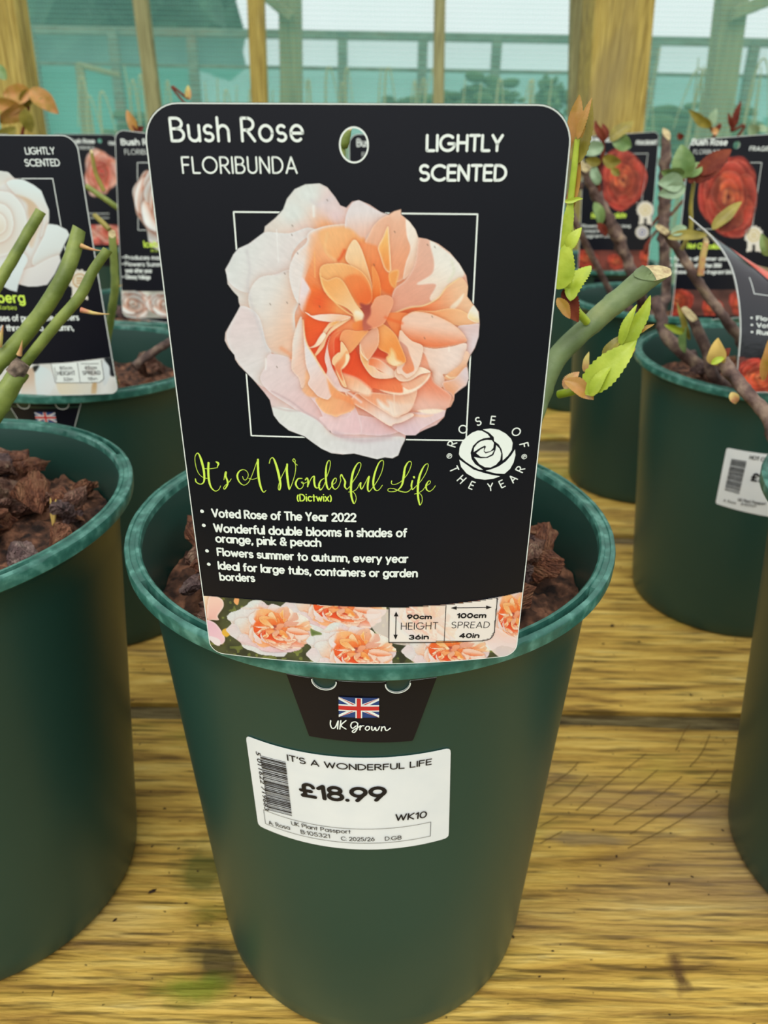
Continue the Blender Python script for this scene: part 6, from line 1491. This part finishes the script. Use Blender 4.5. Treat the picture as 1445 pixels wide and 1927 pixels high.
def leaf(root, a, b, w, mat, Y=.35, dY=0.0, twist=0.0, fold=.25, arch=.12, serr=.06, seed=0, name='leaf'):
    """blade from pixel a to pixel b, w pixels wide; dY = how much farther the tip stands, twist turns it about its length"""
    p0, p1 = at(a[0], a[1], Y), at(b[0], b[1], Y+dY); ax = p1-p0; Ln = ax.length; ax.normalize()
    vw = Vector((p0.x, p0.y, p0.z-CH)).normalized(); sd = ax.cross(vw).normalized(); nn = sd.cross(ax).normalized()
    sd, nn = sd*math.cos(twist)+nn*math.sin(twist), nn*math.cos(twist)-sd*math.sin(twist)
    W = px_size(w, Y)/2; nl, nw = 26, 3; vs = []
    for i in range(nl+1):
        t = i/nl; pw = (math.sin(math.pi*min(1, t**.72)))**.75 if 0 < t < 1 else 0.02
        pw = max(pw, .05); se = 1+serr*(1 if i % 2 else -1)*(0 if t < .12 else 1)
        c = p0+ax*(Ln*t)+nn*(arch*Ln*(4*t*(1-t))*-.5)+sd*(.06*Ln*noise.noise(Vector((seed*3.3, t*2, 0))))
        for j in range(-nw, nw+1):
            s = j/nw; k = W*pw*s*(se if abs(j) == nw else 1)
            vs.append(c+sd*k-nn*(fold*abs(k))*1.0+nn*(.05*W*noise.noise(Vector((t*5, s*2, seed)))))
    cl = 2*nw+1; m = MB(); m.add(vs, [(i*cl+j, i*cl+j+1, (i+1)*cl+j+1, (i+1)*cl+j) for i in range(nl) for j in range(cl-1)])
    th = max(.0002, W*.02); N = len(vs); m.add([v+nn*th for v in vs], [((i+1)*cl+j, (i+1)*cl+j+1, i*cl+j+1, i*cl+j) for i in range(nl) for j in range(cl-1)])
    return adopt(m.build(name, M[mat], None, smooth=True), root)
def thorn(root, a, b, r, Y, mat='thorn'):
    P0, P1 = at(*a, Y), at(*b, Y); R = px_size(r, Y); m = MB()
    m.tube([P0.lerp(P1, t)+Vector((0, 0, -.1*(P1-P0).length*math.sin(t*math.pi)*.5)) for t in np.linspace(0, 1, 8)], [R*(1-.92*t) for t in np.linspace(0, 1, 8)], 8)
    return adopt(m.build('thorn', M[mat], None, smooth=True), root)

# main rose behind its label
ra = bush(PA, 'rose with one thick sage-green cut cane and lime shoots, rising behind the main label')
cane(ra, [(985,830,20,.335),(1018,745,21,.34),(1048,673,21.5,.345),(1114,608,22,.35),(1170,560,23,.353),(1228,513,26,.357)], 'cane_sage', start=(.035, .335, .205), seed=1, rough=.10, n=22, cut=(.1, -.35, .9))
cane(ra, [(900,900,15,.36),(930,820,14,.38),(950,760,13,.40)], 'cane_sage', start=(-.01, .345, .205), seed=2)
cane(ra, [(1104,606,8,.345),(1080,575,8,.338),(1068,520,8,.335),(1072,450,7,.335),(1073,390,6.5,.335),(1080,320,6,.335),(1086,262,5,.335)], 'leaf_lime', 'shoot', 'leaf_lime', rough=.05)
L2 = lambda *a, **k: leaf(ra, *a, **k)
L2((1052,545),(1068,455),50,'leaf_lime',.332,.0,.2,.2,.05,.05,1); L2((1072,566),(1112,500),40,'leaf_lime',.332,.01,.5,.3,.3,.10,2)
L2((1068,470),(1094,428),24,'leaf_lime',.332,0,.3,.3,.3,.10,3); L2((1058,470),(1070,372),26,'leaf_lime',.334,0,-.2,.3,.05,.05,4)
L2((1060,380),(1097,374),9,'leaf_lime',.334,0,0,.3,.3,.1,5); L2((1072,400),(1092,300),22,'leaf_amber',.336,0,.4,.3,.05,.03,6)
L2((1074,300),(1090,178),36,'leaf_amber',.338,.0,-.3,.3,.06,.04,7); L2((1082,310),(1114,188),38,'leaf_olive',.336,.0,.3,.35,-.08,.05,8)
L2((1088,262),(1113,184),14,'leaf_amber',.333,0,.2,.4,.1,.1,9); L2((1060,545),(1088,606),34,'leaf_red',.336,0,.2,.3,.1,.08,10); L2((1050,560),(1072,600),22,'leaf_amber',.333,0,.2,.3,.1,.08,11)
cane(ra, [(1052,742,9,.342),(1080,735,9,.336),(1120,718,9,.332),(1160,668,8,.332),(1190,625,6,.332)], 'leaf_lime', 'shoot', 'leaf_lime', rough=.05)
L2((1098,742),(1196,640),62,'leaf_lime',.328,.0,.15,.25,.12,.05,12); L2((1110,745),(1150,690),28,'leaf_lime',.326,0,.4,.4,.2,.06,13)
L2((1168,662),(1224,556),34,'leaf_lime',.33,0,-.2,.4,.05,.05,14); L2((1166,650),(1200,574),22,'leaf_lime',.329,0,.5,.4,.2,.04,15); L2((1135,672),(1178,632),24,'leaf_olive',.331,0,.5,.4,.2,.04,16)
L2((1062,716),(1117,752),34,'leaf_amber',.33,0,.3,.4,.3,.03,17); L2((1060,730),(1090,700),26,'thorn',.333,0,.3,.4,.1,.1,18); L2((1170,680),(1196,655),14,'leaf_amber',.328,0,.2,.3,.3,.1,19)
L2((1196,628),(1231,610),9,'leaf_amber',.33,0,.2,.3,.3,.1,20); L2((1100,700),(1108,662),14,'thorn',.334,0,.2,.3,.1,.06,21)
cane(ra, [(640,300,10,.42),(648,272,9,.42),(655,240,7,.42)], 'cane_green', 'shoot', start=(-.02, .35, .21))

# left front rose
rb = bush(PB, 'rose with bare green pruned canes and pink thorns at the left edge'); cb = (-.232, .352, .215)
cane(rb, [(-70,640,12,.39),(-12,548,11.5,.40),(20,494,11,.405),(48,446,10.5,.41),(77,397,10,.415)], 'cane_green', start=cb, seed=3, rough=.07, cut=(.45, .30, .8))
cane(rb, [(-60,762,19,.37),(-12,692,18.5,.38),(28,652,17.5,.385),(80,586,16,.39),(118,524,15.5,.395),(136,480,15,.40),(149,430,13,.405)], 'cane_green', start=cb, seed=4, rough=.07, n=20, cut=(.45, .30, .8))
cane(rb, [(-70,850,26,.355),(-12,775,24,.365),(18,728,21,.37),(39,697,19,.375)], 'cane_green', tip='knob', start=cb, seed=5, rough=.12, n=20)
cane(rb, [(36,698,11,.378),(56,672,11,.38),(108,607,11,.382),(150,558,10.5,.385),(176,508,10,.388),(203,470,9.5,.39)], 'cane_green', seed=6, rough=.06, cut=(.45, .30, .8))
thorn(rb, (152,462), (192,472), 5, .40); thorn(rb, (152,583), (206,591), 6, .383); thorn(rb, (36,668), (42,640), 6, .378); thorn(rb, (-4,650), (6,612), 9, .38)
m = MB(); m.tube([at(28,706,.372), at(38,694,.373), at(46,684,.374)], [px_size(17,.37), px_size(19,.37), px_size(14,.37)], 14, rough=.5); adopt(m.build('old_cut_knob', M['knob'], smooth=True), rb)

rc = bush(PC, 'rose with a pale upright green cane beside the big white rose label'); cc = (-.235, .655, .215)
cane(rc, [(200,668,8,.62),(208,600,8,.615),(216,545,8,.61),(215,500,7.5,.61),(211,440,7,.61)], 'cane_green', start=cc, seed=7)
cane(rc, [(206,432,5,.612),(190,416,5,.615),(178,405,4.5,.62)], 'leaf_olive', 'shoot', rough=.06)
thorn(rc, (216,540), (230,536), 4, .61); cane(rc, [(252,690,9,.62),(285,665,9,.63),(325,640,8,.64)], 'cane_brown', seed=9, rough=.3)
cane(rc, [(196,360,4,.75),(180,325,4,.75),(172,285,3,.75)], 'leaf_olive', 'shoot', rough=.1)

rl = bush(PL, 'rose with amber new leaves at the far left in front of the timber post')
cane(rl, [(40,262,3,1.06),(50,225,3,1.06),(56,185,2.5,1.06)], 'leaf_red', start=(-.56,1.12,.21), rough=.1)
for i, (a, b, w, mt_, tw) in enumerate((((56,168),(110,214),34,'leaf_amber',.3), ((60,176),(6,180),34,'leaf_amber',-.2), ((52,168),(40,205),24,'leaf_olive',.4), ((44,196),(0,232),30,'leaf_amber',.3), ((46,205),(60,250),26,'leaf_olive',-.3), ((40,200),(-20,190),26,'leaf_amber',.3), ((50,180),(92,178),22,'leaf_olive',.5), ((30,240),(-10,262),20,'leaf_olive',0), ((12,150),(-10,120),20,'leaf',.2))): leaf(rl, a, b, w, mt_, 1.05, .01, tw, .3, .15, .06, 30+i)
re_ = bush(PE, 'rose with a few orange buds showing above the smaller white rose label')
cane(re_, [(262,262,3,.93),(256,246,3,.93),(246,232,2.5,.93)], 'leaf_red', start=(-.25,.93,.21), rough=.1); leaf(re_, (256,250), (240,206), 18, 'leaf_amber', .93, 0, .3, .4, .1, .03, 41); leaf(re_, (258,250), (270,238), 12, 'leaf_red', .93, 0, .2, .4, .1, .05, 42)
cane(re_, [(262,430,6,.87),(240,405,5.5,.865),(200,376,5,.86),(162,350,5,.86)], 'cane_green', start=(-.24,.905,.21), seed=8)
rm = bush(PM, 'rose behind the main label, its red bud tip peeping over the label top')
cane(rm, [(352,200,2.2,.95),(355,186,2.2,.95)], 'leaf_red', start=(.0,.92,.21), rough=.1); leaf(rm, (355,188), (354,160), 12, 'thorn', .95, 0, .2, .4, .1, .03, 43)

ri = bush(PI, 'rose with gnarled scaly canes and small bronze leaves, right of the main label'); ci = (.33, .99, .21)
cane(ri, [(1200,545,11,.93),(1176,480,11,.93),(1150,420,11,.93),(1122,368,11,.93),(1101,314,11,.93)], 'cane_brown', start=ci, seed=10, rough=.5)
cane(ri, [(1253,560,10,1.03),(1250,470,10,1.04),(1249,400,10,1.05),(1250,330,10,1.05),(1254,252,9,1.05)], 'cane_brown', start=ci, seed=11, rough=.6)
cane(ri, [(1075,400,6,.94),(1085,352,6,.94),(1096,350,7,.94)], 'cane_brown', start=(.30,.97,.21), seed=12, rough=.4)
cane(ri, [(1128,360,4,.925),(1126,330,4,.925),(1134,290,3.5,.925),(1135,262,3.5,.925)], 'leaf_red', 'shoot', rough=.1)
for i, (a, b, w, mt_, tw) in enumerate((((1137,268),(1120,226),14,'leaf_red',.2), ((1142,262),(1134,232),12,'leaf_red',-.2), ((1148,266),(1192,228),24,'leaf_olive',.3), ((1152,264),(1188,276),30,'leaf',.2), ((1136,276),(1086,284),26,'leaf_pale',.1), ((1134,298),(1168,306),24,'leaf_olive',-.2), ((1130,305),(1100,300),18,'leaf_olive',.3), ((1126,348),(1118,306),20,'leaf_pale',.4), ((1150,318),(1166,330),14,'leaf_olive',.2), ((1120,380),(1128,430),22,'leaf',.5), ((1124,420),(1142,446),16,'leaf_red',.4), ((1215,480),(1224,446),10,'leaf_red',.3))): leaf(ri, a, b, w, mt_, .92, .005, tw, .3, .2, .05, 50+i)

rh = bush(PH, 'rose with brown canes, green and bronze leaves, in the pot with the curled label'); chh = (.335, .69, .21)
cane(rh, [(1398,650,11,.69),(1366,602,10,.69),(1334,560,9.5,.70),(1302,512,9,.70),(1276,470,9,.71),(1250,434,9,.71)], 'cane_brown', start=chh, seed=13, rough=.25)
cane(rh, [(1350,716,12,.66),(1330,660,11.5,.665),(1300,594,11,.67)], 'cane_brown', start=(.34,.68,.205), seed=14, rough=.08)
cane(rh, [(1400,640,9,.70),(1440,600,9,.71),(1470,560,8,.72)], 'cane_brown', start=chh, seed=15, rough=.3)
cane(rh, [(1260,640,12,.72),(1245,600,11,.73),(1232,560,10,.74)], 'cane_brown', start=(.32,.70,.205), seed=16, rough=.3)
cane(rh, [(1282,470,4,.70),(1290,455,4.5,.70),(1300,430,4.5,.70),(1300,385,4,.70),(1306,340,3.5,.70)], 'leaf_olive', 'shoot', rough=.08)
cane(rh, [(1318,518,6.5,.695),(1322,485,6.5,.695),(1329,452,6,.695)], 'thorn', 'shoot', rough=.08)
for i, (a, b, w, mt_, tw) in enumerate((((1290,336),(1282,272),42,'leaf',.1), ((1288,328),(1244,322),30,'leaf',.5), ((1286,342),(1238,344),34,'leaf_pale',0), ((1290,352),(1238,366),30,'leaf_pale',.1), ((1298,334),(1318,306),30,'leaf',.3), ((1310,345),(1374,280),40,'leaf_red',.2), ((1316,330),(1370,300),30,'leaf_red',.5), ((1340,432),(1396,380),24,'leaf_olive',.2), ((1352,432),(1400,414),24,'leaf_red',.3), ((1256,446),(1334,442),20,'leaf_olive',.2), ((1262,440),(1292,428),20,'leaf_pale',.2), ((1290,664),(1284,590),16,'leaf',.3), ((1292,624),(1250,610),16,'leaf_lime',.4), ((1298,640),(1275,570),12,'leaf_olive',.1), ((1303,345),(1300,325),14,'leaf_red',.2))): leaf(rh, a, b, w, mt_, .69, .005, tw, .3, .18, .05, 70+i)
rg = bush(PG, 'rose with a dark red bud above the label at the right edge'); cg = (.38, 1.36, .21)
cane(rg, [(1384,262,2.5,1.30),(1376,246,2.5,1.30),(1382,222,2.2,1.30)], 'leaf_red', start=cg, rough=.1); cane(rg, [(1340,262,3,1.30),(1340,246,3,1.30),(1334,236,2.5,1.30)], 'leaf_red', start=cg, rough=.1)
for i, (a, b, w, mt_) in enumerate((((1378,244),(1394,190),13,'leaf_red'), ((1376,240),(1370,212),8,'leaf_red'), ((1338,240),(1296,206),18,'leaf_olive'), ((1336,238),(1348,204),16,'leaf_pale'), ((1340,250),(1352,244),14,'leaf_amber'), ((1425,250),(1408,236),22,'leaf_pale'), ((1430,248),(1440,236),20,'leaf_pale'), ((1284,262),(1276,250),12,'leaf_red'))): leaf(rg, a, b, w, mt_, 1.29, 0, .2, .3, .1, .05, 90+i)
rk = bush(PK, 'rose with one dark brown cane leaning in from the right edge')
cane(rk, [(1500,870,16,.40),(1446,786,15,.43),(1400,732,14,.45),(1370,694,13,.465),(1352,664,12,.475)], 'cane_brown', start=(.315,.36,.21), seed=17, rough=.25, n=18)
leaf(rk, (1352,688), (1352,636), 38, 'straw', .47, 0, .2, .5, .3, .02, 101); leaf(rk, (1338,684), (1364,672), 14, 'leaf_lime', .465, 0, .2, .4, .3, .02, 102); leaf(rk, (1360,672), (1374,655), 16, 'leaf_red', .47, 0, .2, .4, .3, .04, 103)
leaf(rk, (1376,738), (1384,760), 20, 'thorn', .45, 0, .2, .4, .3, .02, 104)
leaf(rk, (1452,520), (1418,498), 22, 'leaf_pale', .62, 0, .1, .3, .2, .05, 105); leaf(rk, (1452,480), (1432,440), 24, 'leaf', .62, 0, .1, .3, .2, .05, 106); cane(rk, [(1470,620,4,.58),(1460,540,4,.61),(1452,490,3.5,.62)], 'leaf_olive', 'shoot', start=(.32,.38,.21), rough=.1)
leaf(rk, (1436,716), (1446,640), 18, 'leaf_amber', .46, 0, .2, .4, .1, .05, 107)

# small things lying about
def crumb(name, p, r, mat, label, cat, group=None, seed=0, sc=(1, .5, .3), rz=0.0):
    bm = bmesh.new(); bmesh.ops.create_icosphere(bm, subdivisions=2, radius=r)
    for v in bm.verts: v.co += v.normal*r*.4*noise.noise(v.co/r*1.3+Vector((seed, 0, 0))); v.co = Vector((v.co.x*sc[0], v.co.y*sc[1], v.co.z*sc[2]))
    me = bpy.data.meshes.new(name); bm.to_mesh(me); bm.free(); me.materials.append(M[mat]); o = bpy.data.objects.new(name, me); COL.objects.link(o)
    o.location = p+Vector((0, 0, r*sc[2]*.8)); o.rotation_euler.z = rz; return tag(o, label, cat, group)
for i, (x, y, r, rz) in enumerate(((1152,1178,9,.7), (1202,1208,5,-.4), (1135,1212,5,.3), (1160,1612,4.5,1.2), (1259,1664,4,1.0), (1302,1650,3.5,-.6), (1116,1562,3,0), (1361,1393,3,0), (1083,1449,2.6,0), (1040,1790,3,0), (287,1678,8,.5), (310,1522,4,0), (216,1732,5,.9), (336,1597,3.5,.4), (350,1700,4,0), (1015,1838,3,.3), (1215,1820,2,0), (1300,1308,5,-.5), (1120,1246,3.5,-.3), (1262,1568,3,0), (1348,1490,3,.4), (372,1640,3,0))):
    crumb('debris_fleck', on_z(x, y, .0002), px_size(r, .45), 'fleck', 'small dark fleck of debris lying on the bench board', 'debris', 'dark flecks on the bench', i, rz=rz)
st = empty('straw_sprig', on_z(98, 990, .232), 'two upright dry yellow straw blades in the bark of the left edge front pot', 'straw')
for a, b in (((100,988),(95,938)), ((101,988),(105,940))):
    m = MB(); q0 = on_z(*a, .225); d = (at(*b, q0.y)-q0); m.tube([q0, q0+d*.5, q0+d], [.0006, .0011, .0003], 6); adopt(m.build('blade', M['straw'], smooth=True), st)
